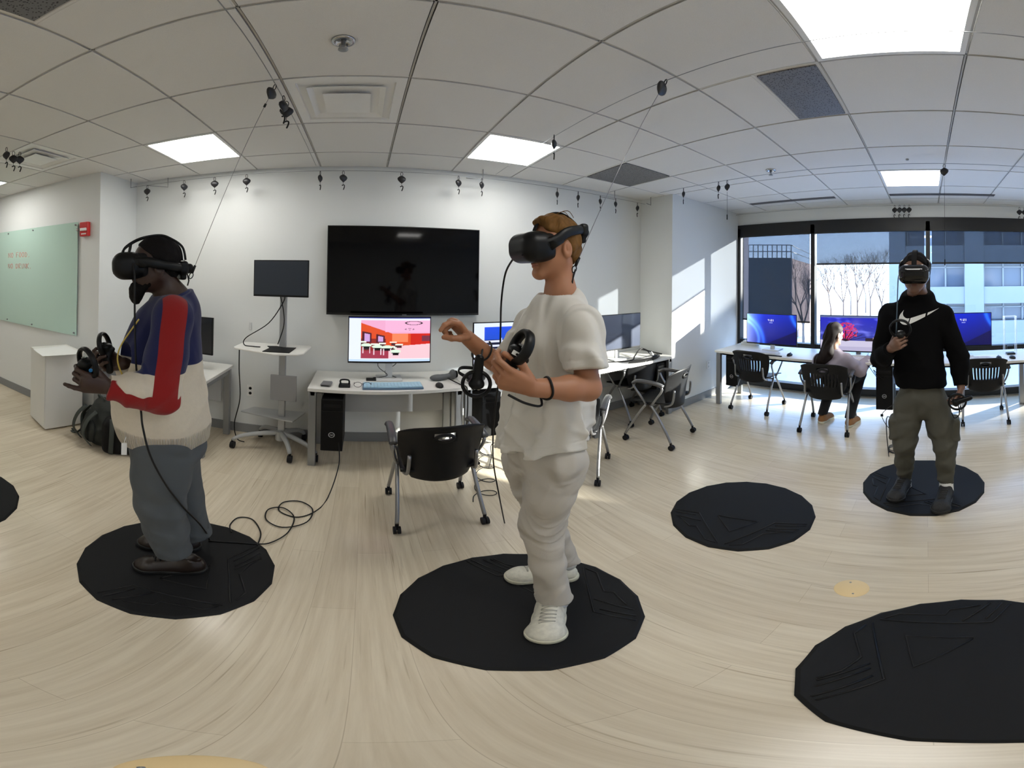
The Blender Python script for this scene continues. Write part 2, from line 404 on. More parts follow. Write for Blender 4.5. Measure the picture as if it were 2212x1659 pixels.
# ---------------------------------------------------------------- ceiling: lay-in tiles on a 2 ft grid
GX, GY, T = .2032, 2.2715, .6096
def tile_lo(i, j): return (GX + i * T, GY + j * T)
fix = {}      # openings (i,j) taken by fixtures; i counts towards the window, j towards the television wall
panels = [(-3, 0), (1, 0), (1, -4), (5, -4), (-7, -1), (-3, -7), (1, -8), (-7, -5), (5, -8), (-6, -8)]
vents = [(-2, -3), (2, -3), (3, 0)]
diffs = [(-1, -1), (-5, -1)]
taken = set(panels) | set(vents) | set(diffs)
M_TILE = mat('ceiling_tile', (.76, .75, .73), .9, bump=(420, .35, .003), var=(300, .06))
M_GRID = mat('ceiling_grid', (.50, .49, .46), .6)
M_GAP = mat('grid_reveal', (.10, .10, .095), .8)
mb = MB(); mb.bb((XL - .1, YB - .1, CEIL + .07), (WX + .2, TVY + .2, CEIL + .12), 2)
g = .0085
for i in range(-11, 9):
    for j in range(-12, 3):
        x0, y0 = tile_lo(i, j); x1, y1 = min(x0 + T, WX), min(y0 + T, TVY)
        if x1 < XL or y1 < YB or x0 > WX - .02 or y0 > TVY - .02: continue
        x0 = max(x0, XL); y0 = max(y0, YB)
        if (i, j) in taken: continue
        mb.bb((x0 + g, y0 + g, CEIL), (x1 - g, y1 - g, CEIL + .014), 0)
for i in range(-10, 9):
    x = GX + i * T
    if XL < x < WX: mb.bb((x - .0042, YB, CEIL + .005), (x + .0042, TVY, CEIL + .013), 1)
for j in range(-11, 3):
    y = GY + j * T
    if YB < y < TVY: mb.bb((XL, y - .0042, CEIL + .005), (WX, y + .0042, CEIL + .013), 1)
mb.build('ceiling', [M_TILE, M_GRID, M_GAP], kind='structure')
# wall angle
M_LED = mat('panel_light', (.9, .9, .9), .5, emit=((1.0, .985, .935), 13.0))
lab = ['ceiling light panel above the standing monitor cart, left of the air vent', 'ceiling light panel above the wall television, beside the big black reel', 'large bright ceiling light panel at the top right of the picture',
       'ceiling light panel nearest the windows, with a reel hanging beside it', 'ceiling light panel at the far left edge above the glass board']
for q, (i, j) in enumerate(panels):
    x0, y0 = tile_lo(i, j)
    t = thing('ceiling_light', lab[q] if q < 5 else 'square ceiling light panel behind the camera, out of the picture', 'ceiling light', (x0 + T / 2, y0 + T / 2, CEIL), 0, 'square ceiling light panels')
    m = MB(); h = T / 2 - .006
    for a, b_, c, d in ((-h, -h, h, -h + .022), (-h, h - .022, h, h), (-h, -h + .022, -h + .022, h - .022), (h - .022, -h + .022, h, h - .022)): m.bb((a, b_, -.004), (c, d, .012))
    m.build('frame', M_WHITEP, t)
    m = MB(); m.bb((-h + .022, -h + .022, .002), (h - .022, h - .022, .011)); m.build('diffuser', M_LED, t)
# egg-crate return grilles
def mesh_mat():
    m = bpy.data.materials.new('return_mesh'); m.use_nodes = True; nt = m.node_tree; b = nt.nodes['Principled BSDF']; N = nt.nodes.new; L = nt.links.new
    tc = N('ShaderNodeTexCoord'); v = N('ShaderNodeTexVoronoi'); v.inputs['Scale'].default_value = 95; L(tc.outputs['Object'], v.inputs[0])
    r = N('ShaderNodeValToRGB'); r.color_ramp.elements[0].position = .22; r.color_ramp.elements[0].color = (.02, .02, .024, 1); r.color_ramp.elements[1].position = .4; r.color_ramp.elements[1].color = (.17, .17, .18, 1)
    L(v.outputs['Distance'], r.inputs[0]); L(r.outputs[0], b.inputs['Base Color']); b.inputs['Roughness'].default_value = .5; return m
MM = mesh_mat()
for q, (i, j) in enumerate(vents):
    x0, y0 = tile_lo(i, j)
    t = thing('ceiling_vent', ['grey perforated ceiling return grille cut by the top left corner', 'large grey perforated ceiling return grille beside the big bright panel', 'grey perforated return grille near the pier, right of the light panel'][q], 'vent', (x0 + T / 2, y0 + T / 2, CEIL), 0, 'grey ceiling return grilles')
    # some grilles take half of their tile opening
    hx0, hx1, hy0, hy1 = (-.297, .297, -.3, .3) if q == 2 else (-.297, .297, -.3, .005)
    m = MB()
    if q < 2: m.bb((-.296, .016, 0), (.296, .296, .012)); m.bb((-.3, .002, .002), (.3, .016, .012))
    m.bb((-.302, -.302, .004), (.302, .302, .013)); m.build('frame', M_TILE, t)
    m = MB(); m.bb((hx0 + .015, hy0 + .012, -.004), (hx1 - .012, hy1 - .012, .004)); m.build('grille', MM, t)
# four-way air diffusers
for q, (i, j) in enumerate(diffs):
    x0, y0 = tile_lo(i, j)
    t = thing('air_diffuser', ['square white stepped air diffuser in the ceiling before the television', 'square white stepped air diffuser above the glass board at left'][q], 'air vent', (x0 + T / 2, y0 + T / 2, CEIL), 0, 'square stepped air diffusers')
    m = MB(); h = T / 2 - .008
    m.loft([[Vector((sx * a, sy * a, z)) for sx, sy in ((-1, -1), (1, -1), (1, 1), (-1, 1))] for a, z in ((h, .012), (h, 0), (h - .05, 0), (h - .075, .055), (h - .085, .055))], smooth=False)
    m.build('frame', M_WHITEP, t)
    for a, z in ((.20, -.004), (.125, -.012)):
        m = MB(); m.loft([[Vector((sx * b, sy * b, zz)) for sx, sy in ((-1, -1), (1, -1), (1, 1), (-1, 1))] for b, zz in ((a - .045, z + .035), (a, z), (a, z - .004), (a - .05, z + .03))] if a > .15 else [[Vector((sx * b, sy * b, zz)) for sx, sy in ((-1, -1), (1, -1), (1, 1), (-1, 1))] for b, zz in ((a, z + .004), (a, z), (.01, z - .003))], smooth=False)
        m.build('louvre', M_WHITEP, t)
# linear slot diffusers near the glazing
for q, (y0, y1) in enumerate(((1.10, 2.26), (-.83, .43))):
    m = MB()
    for k in range(3): m.bb((4.20 + k * .035, y0, CEIL - .006), (4.218 + k * .035, y1, CEIL + .004))
    t = m.build('slot_diffuser', M_BLACKM if 0 else mat('slot_shadow', (.13, .13, .14), .6))
    tag(t, ['long grey slot diffuser in the ceiling before the left window pane', 'long grey slot diffuser in the ceiling before the middle window pane'][q], 'vent', 'slot diffusers along the windows')
# sprinklers
def sprinkler(x, y, label, small=False):
    t = thing('sprinkler', label, 'sprinkler', (x, y, CEIL), 0, 'ceiling sprinklers')
    m = MB(); m.lathe([(.001, 0), (.048, 0), (.045, -.008), (.03, -.012), (.027, -.004), (.001, -.004)], n=24); m.build('escutcheon', M_CHROME, t)
    m = MB(); m.cyl((0, 0, -.004), (0, 0, -.03), .009, 10); m.tube([(-.012, 0, -.02), (-.016, 0, -.035), (0, 0, -.05), (.016, 0, -.035), (.012, 0, -.02)], .003, 6); m.lathe([(.001, -.05), (.02, -.05), (.02, -.053), (.001, -.054)], n=14); m.build('sprinkler_head', M_STEEL, t)
sprinkler(-.091, 1.347, 'round chrome sprinkler in the ceiling just above the air diffuser')
sprinkler(2.96, 1.37, 'small dark sprinkler in the ceiling between the pier and the windows')
m = MB(); m.lathe([(.001, -.012), (.012, -.012), (.014, 0)], (2.95, .15, CEIL), 12); tag(m.build('ceiling_hook', M_STEEL), 'tiny metal hook in the ceiling grid beside the window light panel', 'hook')
# ---------------------------------------------------------------- windows
def glass_mat():
    m = bpy.data.materials.new('window_glass'); m.use_nodes = True; nt = m.node_tree; N = nt.nodes.new; L = nt.links.new
    nt.nodes.remove(nt.nodes['Principled BSDF']); out = nt.nodes['Material Output']
    t = N('ShaderNodeBsdfTransparent'); t.inputs[0].default_value = (.93, .96, .97, 1); g_ = N('ShaderNodeBsdfGlossy'); g_.inputs['Roughness'].default_value = .01
    f = N('ShaderNodeLayerWeight'); pw = N('ShaderNodeMath'); pw.operation = 'POWER'; pw.inputs[1].default_value = 4; L(f.outputs['Facing'], pw.inputs[0]); ad = N('ShaderNodeMath'); ad.operation = 'MULTIPLY_ADD'; ad.inputs[1].default_value = .8; ad.inputs[2].default_value = .04; L(pw.outputs[0], ad.inputs[0]); mx = N('ShaderNodeMixShader'); L(ad.outputs[0], mx.inputs[0]); L(t.outputs[0], mx.inputs[1]); L(g_.outputs[0], mx.inputs[2]); L(mx.outputs[0], out.inputs[0]); return m
def screen_mat():
    m = bpy.data.materials.new('solar_screen'); m.use_nodes = True; nt = m.node_tree; N = nt.nodes.new; L = nt.links.new
    nt.nodes.remove(nt.nodes['Principled BSDF']); out = nt.nodes['Material Output']
    t = N('ShaderNodeBsdfTransparent'); t.inputs[0].default_value = (.31, .32, .34, 1); g_ = N('ShaderNodeBsdfDiffuse'); g_.inputs[0].default_value = (.03, .035, .04, 1)
    mx = N('ShaderNodeAddShader'); L(t.outputs[0], mx.inputs[0]); L(g_.outputs[0], mx.inputs[1]); L(mx.outputs[0], out.inputs[0]); return m
MGL, MSC = glass_mat(), screen_mat()
mull = [WY1 - .0, 1.557, -.027, -1.61, WY0]
for w in range(4):
    y1, y0 = mull[w] - (.05 if w == 0 else .028), mull[w + 1] + .028
    if w == 0: y1 = mull[0] - .045
    m = MB(); F0, F1 = WX - .02, WX + .09
    yb0, yb1 = mull[w + 1], mull[w]
    m.bb((F0, yb0, 2.42), (F1, yb1, 2.475)); m.bb((F0, yb0, .035), (F1, yb1, .12)); m.bb((F0, yb0, 2.29), (F0 + .06, yb1, 2.42))
    m.bb((F0, y1, .12), (F1, yb1, 2.42)); m.bb((F0, yb0, .12), (F1, y0, 2.42))
    m.bb((F0 + .01, y0, .645), (F1, y1, .73))
    win = m.build('window_%d' % (w + 1), M_FRAME, kind='structure')
    m = MB(); m.bb((WX + .04, y0, .12), (WX + .046, y1, .645)); m.bb((WX + .04, y0, .73), (WX + .046, y1, 2.42)); m.build('window_pane', MGL, win)
    zb = 1.05 if w == 0 else 1.87
    m = MB(); m.bb((WX + .012, y0 + .02, zb), (WX + .0135, y1 - .025, 2.30)); m.build('roller_screen', MSC, win)
    m = MB(); m.bb((WX + .003, y0 + .02, zb - .022), (WX + .022, y1 - .025, zb)); m.build('hem_bar', M_FRAME, win)
# thin sill trim
mb = MB(); mb.bb((WX - .03, WY0, .02), (WX, WY1, .036)); mb.build('trim_1', M_FRAME, kind='structure')
# ================================================================= screens
def screen_mesh(name, w, h, paint, parent, z0=0, y=0, nx=210, nz=120, strength=1.0):
    """paint(u, v) -> rgb arrays; the picture the panel shows, u to the right and v up as seen from the front"""
    u, v = np.meshgrid(np.linspace(0, 1, nx), np.linspace(0, 1, nz), indexing='ij')
    col = paint(u, v); V = np.stack([(u - .5) * w, np.full_like(u, y), z0 + (v - .5) * h], -1).reshape(-1, 3)
    i, k = np.meshgrid(np.arange(nx - 1), np.arange(nz - 1), indexing='ij'); a = (i * nz + k).ravel()
    Q = np.stack([a, a + nz, a + nz + 1, a + 1], 1)
    me = bpy.data.meshes.new(name); me.from_pydata(V.tolist(), [], Q.tolist())
    ca = me.color_attributes.new('col', 'FLOAT_COLOR', 'POINT'); c4 = np.concatenate([np.clip(col, 0, 1) ** 2.2, np.ones(u.shape + (1,))], -1).reshape(-1, 4)
    ca.data.foreach_set('color', c4.astype(np.float32).ravel()); me.materials.append(vcol_emit('lit_screen_' + str(len(bpy.data.materials)), strength))
    o = bpy.data.objects.new(name, me); COL.objects.link(o); o.parent = parent; return o
def C3(u, c): return np.broadcast_to(np.array(c, float), u.shape + (3,)).copy()
def put(col, mask, c): col[mask] = c
def noise2(u, v, s, seed=0):
    r = np.random.default_rng(seed); out = np.zeros_like(u)
    for k in range(6):
        a, b, p = r.uniform(-1, 1), r.uniform(-1, 1), r.uniform(0, 6); out += np.sin(s * (1 + k * .7) * (a * u + b * v) + p) / (1 + k * .5)
    return out / 3
def paint_room(u, v):      # slide with a picture of a dining hall: orange walls, pink ceiling, tables and chairs
    c = C3(u, (.90, .93, .99)); I = (u > .145) & (v > .07) & (v < .94)
    p = (u - .145) / .855; q = (v - .07) / .87
    img = C3(u, (.86, .30, .14))
    put(img, q > .66 + .30 * np.clip(.45 - p, 0, 1) * 2.0, (.93, .66, .80)); put(img, (q > .70) & (p > .35), (.95, .70, .84))
    put(img, (q < .52) & (p < .36) & (q > .12), (.55, .16, .14))
    for a, b in ((.02, .15), (.22, .34)): put(img, (p > a) & (p < b) & (q > .42) & (q < .72 - p * .35), (.30, .10, .16)); put(img, (p > a + .03) & (p < b - .02) & (q > .45) & (q < .68 - p * .35), (.80, .62, .85))
    put(img, (p > .45) & (p < .68) & (q > .44) & (q < .66), (.98, .52, .36))
    put(img, (p > .72) & (q < .66) & (q > .26), (.80, .13, .08)); put(img, (p > .88) & (q < .60) & (q > .46), (.45, .18, .26))
    put(img, (q < .27 + .12 * p) & (p > .40), (.98, .78, .82)); put(img, (q < .20) & (p <= .40), (.62, .22, .30))
    r = np.random.default_rng(3)
    for k in range(14):
        a, b = r.uniform(.03, .62), r.uniform(.26, .44); put(img, (np.abs(p - a) < .05) & (np.abs(q - b) < .018), (.93, .95, .90)); put(img, (np.abs(p - a) < .03) & (q < b - .02) & (q > b - .08), (.30, .16, .18))
    for a, b in ((.08, .30), (.24, .26), (.38, .25), (.50, .14)):
        put(img, ((np.abs(p - a) / .075) ** 2 + ((q - b - .05) / .05) ** 2 < 1), (.86, .96, .86)); put(img, (np.abs(p - a) < .055) & (q < b + .02) & (q > b - .05), (.07, .05, .08))
        for s in (-.05, .05): put(img, (np.abs(p - a - s) < .008) & (q < b) & (q > b - .16), (.92, .80, .85))
    for a, b, s, t in ((.76, .93, .13, .05), (.70, .77, .07, .02)):
        e = ((p - a) / s) ** 2 + ((q - b) / t) ** 2; put(img, (e < 1) & (e > .62), (.22, .14, .20))
    c[I] = img[I]; put(c, (v > .975), (.15, .2, .5)); put(c, (v < .05), (.75, .85, .97)); return c
def paint_building(u, v):
    c = C3(u, (.88, .92, .99)); I = (u > .15) & (v > .10) & (v < .90); p = (u - .15) / .85; q = (v - .1) / .8
    img = C3(u, (.10, .30, .90)); img[..., 2] -= .25 * (1 - q)
    b = (q < .62) & (p < .8); put(img, b, (.06, .08, .20))
    for k in range(5): put(img, b & (np.abs(q - (.56 - k * .13)) < .03), (.86, .88, 1.0))
    put(img, (np.abs(p - .30) < .012) & (q < .66), (.80, .84, 1.)); c[I] = img[I]; return c
def paint_bloom(u, v):
    d = u * .9 - (v * .55)
    c = np.stack([.02 + 0 * u, .06 + .10 * v, .55 + .35 * v - .2 * u], -1)
    for r0, w, cx, cy in ((.75, .05, -.25, .1), (1.05, .07, -.35, .0), (.9, .06, 1.5, 1.15)):
        e = np.exp(-(((np.hypot((u - cx) * 1.5, v - cy) - r0) / w) ** 2)); c += e[..., None] * np.array((.15, .30, .42))
    gl = np.clip(1 - u * 2.6, 0, 1) ** 1.3; c += gl[..., None] * np.array((.60, .62, .45))
    put(c, (u * 1.0 - v * 1.15 > .42 + .1 * v), (.01, .02, .32)); return c
def digits(c, u, v, txt, x0, y0, w, h, colr=(1, 1, 1)):
    seg = {'4': 'bcfg', ':': '', '2': 'abged', '1': 'bc'}
    for n, ch in enumerate(txt):
        a = x0 + n * w * 1.35; t = .18
        s = {'a': (a, a + w, y0 + h * (1 - t), y0 + h), 'b': (a + w * (1 - t * 1.6), a + w, y0 + h / 2, y0 + h), 'c': (a + w * (1 - t * 1.6), a + w, y0, y0 + h / 2), 'd': (a, a + w, y0, y0 + h * t), 'e': (a, a + w * t * 1.6, y0, y0 + h / 2), 'f': (a, a + w * t * 1.6, y0 + h / 2, y0 + h), 'g': (a, a + w, y0 + h * .42, y0 + h * .58)}
        for k in seg.get(ch, ''):
            q = s[k]; put(c, (u > q[0]) & (u < q[1]) & (v > q[2]) & (v < q[3]), colr)
        if ch == ':':
            for yy in (.25, .68): put(c, (np.abs(u - a - w * .5) < w * .2) & (np.abs(v - y0 - h * yy) < h * .1), colr)
def paint_lock(u, v):
    c = paint_bloom(u, v); digits(c, u, v, '4:21', .44, .77, .021, .07); put(c, (np.abs(u - .5) < .035) & (np.abs(v - .72) < .006), (.75, .8, 1)); return c
def paint_tree(u, v):
    c = np.stack([.14 + .12 * (1 - v) + 0 * u, .16 + .14 * (1 - v), .55 + .2 * v], -1); n = noise2(u, v, 16, 5)
    c += np.clip(n - .1, 0, 1)[..., None] * .35
    put(c, v < .30, (.78, .76, .86)); put(c, (v < .12), (.70, .68, .80)); put(c, (v > .30) & (v < .40) & (u > .7), (.78, .66, .66)); put(c, (v > .29) & (v < .38) & (u > .60) & (u < .70), (.18, .14, .18))
    r = np.random.default_rng(9)
    for k in range(260):
        a, t = r.uniform(0, 2 * PI), r.uniform(0, 1) ** .5; x, y = .34 + .16 * t * math.cos(a), .56 + .26 * t * math.sin(a)
        put(c, ((u - x) / .011) ** 2 + ((v - y) / .017) ** 2 < 1, (r.uniform(.62, .95), r.uniform(.10, .30), r.uniform(.34, .5)))
    for k in range(9):
        a = PI / 2 + (k - 4) * .28; t = np.clip(((u - .34) * math.cos(a) + (v - .28) * math.sin(a)), 0, .3); d_ = np.hypot(u - .34 - t * math.cos(a), v - .28 - t * math.sin(a)); put(c, d_ < .006, (.12, .06, .10))
    put(c, v > .955, (.35, .4, .6)); return c
# ---------------------------------------------------------------- computer monitors; local frame: the screen faces -y, foot at z = 0
M_SCR = mat('switched_off_screen', (.008, .011, .018), .18, coat=.3)
M_DARKSCR = mat('dark_screen_grey', (.020, .028, .042), .45)
def monitor(label, x, y, z, rz, w, h, top, paint=None, bez=.008, off=None, stand='foot', casing=None, group=None, strength=1.0, loc_only=False):
    t = thing('computer_monitor', label, 'monitor', (x, y, z), rz, group); cm = casing or M_BLACK
    zc = top - h / 2
    m = MB(); m.bb((-w / 2, .001, zc - h / 2), (w / 2, .022, zc + h / 2)); m.bb((-w * .32, .02, zc - h * .3), (w * .32, .045, zc + h * .25)); m.build('casing', cm, t, bevel=.003)
    if paint: screen_mesh('screen', w - 2 * bez, h - 2 * bez - .008, paint, t, zc + .004, 0.0005, strength=strength)
    else: m = MB(); m.bb((-w / 2 + bez, -.0008, zc - h / 2 + bez + .008), (w / 2 - bez, .002, zc + h / 2 - bez)); m.build('screen', off or M_SCR, t)
    if stand == 'foot':
        m = MB(); m.bb((-.03, .045, .012), (.03, .065, zc + .03)); m.build('stand_neck', M_GREYP, t, bevel=.004)
        m = MB(); m.bb((-.11, -.04, 0), (.11, .15, .012)); m.build('stand_base', M_GREYP, t, bevel=.005)
    return t
# ---------------------------------------------------------------- television on the wall
t = thing('television', 'large black wall-mounted television over the desks', 'television', (.378, 3.228, 1.278), 0)
m = MB(); m.bb((-.705, 0, 0), (.705, .03, .812)); m.bb((-.45, .03, .15), (.45, .065, .65)); m.build('casing', mat('tv_bezel', (.006, .006, .006), .3), t, bevel=.003)
m = MB(); m.bb((-.697, -.0012, .02), (.697, .001, .804)); m.build('screen', mat('tv_glass', (.001, .001, .0013), .06, spec=.22), t)
m = MB(); m.bb((-.02, -.002, .004), (.02, .001, .012)); m.build('logo_strip', M_STEEL, t)
# ---------------------------------------------------------------- desks
def desk(label, x0, x1, yf, yb, z, loc, rz, group, panel=True, bow=0.0, legs=(0, 1)):
    t = thing('desk', label, 'desk', loc, rz, group)
    m = MB(); n = 12; pts = [(x0, yb), (x1, yb)] + [(x1 + (x0 - x1) * k / n, yf - bow * math.sin(PI * k / n)) for k in range(n + 1)]
    m.prism(pts[::-1], z - .028, z); m.build('worktop', M_WHITE, t, bevel=.003)
    for sx, x in [((1, x0 + .035), (-1, x1 - .035))[q] for q in legs]:
        m = MB(); m.bb((x - .03, yf + .03, 0), (x + .03, yf + .075, z - .028)); m.bb((x - .03, yb - .09, 0), (x + .03, yb - .045, z - .028)); m.bb((x - .02, yf + .03, z - .075), (x + .02, yb - .045, z - .03)); m.build('leg', M_STEEL, t, bevel=.004)
    if panel:
        m = MB(); m.bb((x0 + .08, yb - .12, z - .36), (x1 - .08, yb - .105, z - .03)); m.build('modesty_panel', M_PANEL, t)
    m = MB(); m.bb((x0 + .06, yf + .1, z - .07), (x1 - .06, yf + .14, z - .03)); m.build('rail', M_BLACKM, t)
    return t
GD = 'white desks along the television wall'
desk('white desk left of the monitor cart, mostly hidden by the person in the tricolour sweater', -.6, .6, -.34, .34, .735, (-1.81, 2.91, 0), 0, GD)
desk('white desk directly under the television, with keyboard and eyeglasses on it', -.61, .61, -.28, .28, .735, (.20, 3.0, 0), 0, GD, bow=.03)
desk('white desk behind the person in the white t-shirt, between two other desks', -.62, .62, -.28, .28, .735, (1.435, 3.0, 0), 0, GD)
desk('sunlit white desk in the corner beside the pier', -.56, .56, -.31, .28, .735, (2.63, 3.0, 0), 0, GD)
GW = 'white desks along the windows'
desk('white desk at the left end of the window row, nearest the pier', -.93, .93, -.33, .33, .735, (4.10, 1.59, 0), -PI / 2, GW, panel=False, legs=(0,))
desk('white desk in the middle of the window row, behind the person in the black hoodie', -.93, .93, -.33, .33, .735, (4.10, -.28, 0), -PI / 2, GW, panel=False, legs=(1,))
desk('white desk at the right end of the window row, cut by the picture edge', -.93, .93, -.33, .33, .735, (4.10, -2.15, 0), -PI / 2, GW, panel=False)
# ---------------------------------------------------------------- monitors
GM = 'monitors on the desks'
monitor('monitor under the television showing a slide of an orange dining hall', .233, 3.0, .735, 0, .70, .405, 1.293 - .735, paint_room, group=GM)
monitor('monitor half hidden behind the white t-shirt, showing a building under blue sky', 1.29, 3.0, .735, 0, .66, .40, 1.235 - .735, paint_building, group=GM)
monitor('switched-off dark monitor on the sunlit corner desk by the pier', 2.60, 2.97, .735, 0, .62, .40, 1.25 - .735, None, off=mat('screen_semi_gloss', (.015, .022, .045), .32, coat=.2), group=GM)
monitor('switched-off black monitor seen behind the back of the tricolour sweater', -1.58, 2.96, .735, -.08, .56, .35, 1.232 - .735, None, group=GM)
GB = 'monitors in front of the windows'
monitor('monitor at the left window showing a bright blue wallpaper with the time', 4.13, 1.907, .735, -PI / 2, .70, .40, 1.205 - .735, paint_lock, group=GB, strength=1.0)
monitor('wide monitor in front of the seated person, showing a red tree and pale courtyard', 4.13, .80, .735, -PI / 2, .92, .44, 1.215 - .735, paint_tree, group=GB)
monitor('blue wallpaper monitor right of the person in the black hoodie', 4.13, -.43, .735, -PI / 2, .66, .40, 1.248 - .735, paint_lock, group=GB)
# ---------------------------------------------------------------- standing monitor cart
t = thing('monitor_cart', 'light grey rolling monitor cart with tray, lower shelf and star base', 'cart', (-.68, 3.03, 0), 0)
M_CART = mat('cart_grey', (.42, .43, .43), .4)
m = MB(); m.bb((-.03, -.012, .14), (.03, .028, 1.45)); m.build('post', mat('cart_post', (.40, .41, .42), .35, metal=.4), t, bevel=.006)
m = MB(); P = [(-.40, -.14), (-.38, -.18), (.0, -.31), (.18, -.27), (.22, -.23), (.24, .08), (.22, .12), (-.36, .12), (-.39, .09)]
m.prism(P, .985, 1.0); m.build('tray', M_WHITE, t, bevel=.006)
m = MB(); m.prism([(-.38, .02), (.12, -.10), (.19, .15), (-.30, .17)], .325, .34); m.build('lower_shelf', M_CART, t, bevel=.004)
m = MB(); m.bb((-.10, -.02, .50), (.13, .0, .74)); m.build('equipment_plate', mat('plate_grey', (.33, .33, .34), .5), t, bevel=.003)
for cx, cy in ((-.40, -.12), (.13, -.25), (.33, -.20), (-.24, .20), (.17, .20)):
    m = MB(); L_ = math.hypot(cx, cy); ux, uy = cx / L_, cy / L_
    m.tube(bez((0, 0, .17), (ux * L_ * .45, uy * L_ * .45, .17), (ux * L_ * .9, uy * L_ * .9, .15), (cx, cy, .085), 8), [.026 - .0011 * k for k in range(9)], 8); lg = m.build('leg', M_CART, t)
    m = MB(); m.cyl((cx - .018, cy, .034), (cx + .018, cy, .034), .034, 16); m.cyl((cx, cy, .06), (cx, cy, .09), .012, 8); m.build('caster', M_RUBBER, lg)
m = MB(); m.cyl((0, 0, .10), (0, 0, .19), .05, 16); m.build('hub', M_CART, t)
monitor('switched-off monitor on top of the grey rolling cart', -.685, 2.93, 1.0, 0, .475, .31, .755, None, off=M_DARKSCR, stand='none')
m = MB(); m.prism([(.0, -.13), (.22, -.12), (.235, .10), (.13, .09), (.06, .12), (-.02, .10), (.02, .03)], 0, .006, M=Matrix.Translation((-.79, 2.90, 1.0)))
tag(m.build('mouse_pad', M_BLACKM, bevel=.002), 'rumpled black mouse pad on the tray of the monitor cart', 'mouse pad')
m = MB(); m.tube(spline([(-.655, 2.96, 1.46), (-.66, 2.93, 1.40), (-.78, 2.92, 1.22), (-.98, 2.93, 1.08), (-1.0, 2.94, 1.012), (-.92, 2.93, 1.006), (-.85, 2.92, 1.008)], 6), .0045, 6)
tag(m.build('monitor_cable', M_CABLE), 'grey cable from the cart monitor down to the tray', 'cable')
m = MB(); m.tube(spline([(-.69, 2.945, 1.46), (-.655, 2.93, 1.32), (-.65, 2.92, 1.2), (-.70, 2.93, 1.04)], 6), .0045, 6)
tag(m.build('monitor_cable', M_CABLE), 'short black cable twisted along the post of the monitor cart', 'cable')
m = MB(); m.tube(spline([(-1.02, 2.87, .985), (-1.03, 2.90, .8), (-1.035, 2.95, .5), (-1.10, 3.0, .22), (-1.08, 3.02, .05), (-1.02, 3.05, .008)], 6), .005, 6)
tag(m.build('power_cable', M_CABLE), 'long dark power cable hanging from the cart tray to the floor', 'cable')
# ---------------------------------------------------------------- computers hanging under the desks
def tower(label, c, size, rz=0, mark=True, group='black computers under the desks'):
    t = thing('computer_tower', label, 'computer', c, rz, group); w, d, h = size
    m = MB(); m.bb((-w / 2, -d / 2, 0), (w / 2, d / 2, h)); m.build('case', M_BLACKM, t, bevel=.004)
    m = MB(); m.bb((-w / 2 + .006, -d / 2 - .004, h * .78), (w / 2 - .006, -d / 2, h * .80)); m.bb((-w / 2 + .02, -d / 2 - .004, h * .86), (w / 2 - .02, -d / 2, h * .92)); m.build('front_slots', M_BLACK, t)
    if mark:
        m = MB(); m.tube([(.022 * math.cos(a), -d / 2 - .003, h * .33 + .022 * math.sin(a)) for a in np.linspace(0, 2 * PI, 21)[:-1]], .0022, 5, closed=True)
        for k, (px, pz) in enumerate(((-.012, 0), (-.004, 0), (.005, 0), (.012, 0))): m.bb((px - .0012, -d / 2 - .004, h * .33 - .006), (px + .0012, -d / 2 - .002, h * .33 + .006))
        m.bb((-.006, -d / 2 - .004, h * .33 - .0055), (.004, -d / 2 - .002, h * .33 - .0035)); m.build('round_badge', M_GREYP, t)
    return t
tower('black computer hung under the left end of the desk below the television', (-.215, 2.86, .20), (.165, .36, .46))
tower('black computer hung under the desk between the armchair and the white t-shirt', (1.02, 2.86, .28), (.16, .36, .40), mark=False)
tower('black computer under the left end of the window desks, near the pier', (4.02, 2.31, .27), (.17, .36, .40), -PI / 2)
tower('black computer under the window desks, left of the hoodie', (4.0, .45, .18), (.18, .38, .50), -PI / 2)
tower('black computer with a blue light in the corner behind the desk chairs', (3.06, 2.95, .26), (.17, .36, .40), 0, False)
# ---------------------------------------------------------------- nesting chairs; local frame: sitter faces +y
def back_shell():
    n, k = 43, 18; g_ = []
    for j in range(k):
        v = j / (k - 1); z = .40 + .395 * v; w = .252 * (1 - .36 * (1 - v) ** 2.6) * (1 - .03 * v)
        row = []
        for i in range(n):
            u = -1 + 2 * (i + (.33 if i % 3 == 0 else -.0 if i % 3 == 1 else .0)) / (n - 1) if 0 < i < n - 1 else -1 + 2 * i / (n - 1)
            x = u * w; y = -.235 - .05 * v + .075 * abs(u) ** 2.2 + .02 * math.sin(v * PI)
            zz = z - (.045 * abs(u) ** 3.5 if j > k - 4 else 0) * (j - k + 4) / 3
            row.append(Vector((x, y, zz)))
        g_.append(row)
    return g_
M_SHELL = mat('chair_shell_black', (.006, .0062, .007), .45, spec=.3)
M_TUBE = mat('chair_tube', (.30, .30, .31), .3, metal=.85)
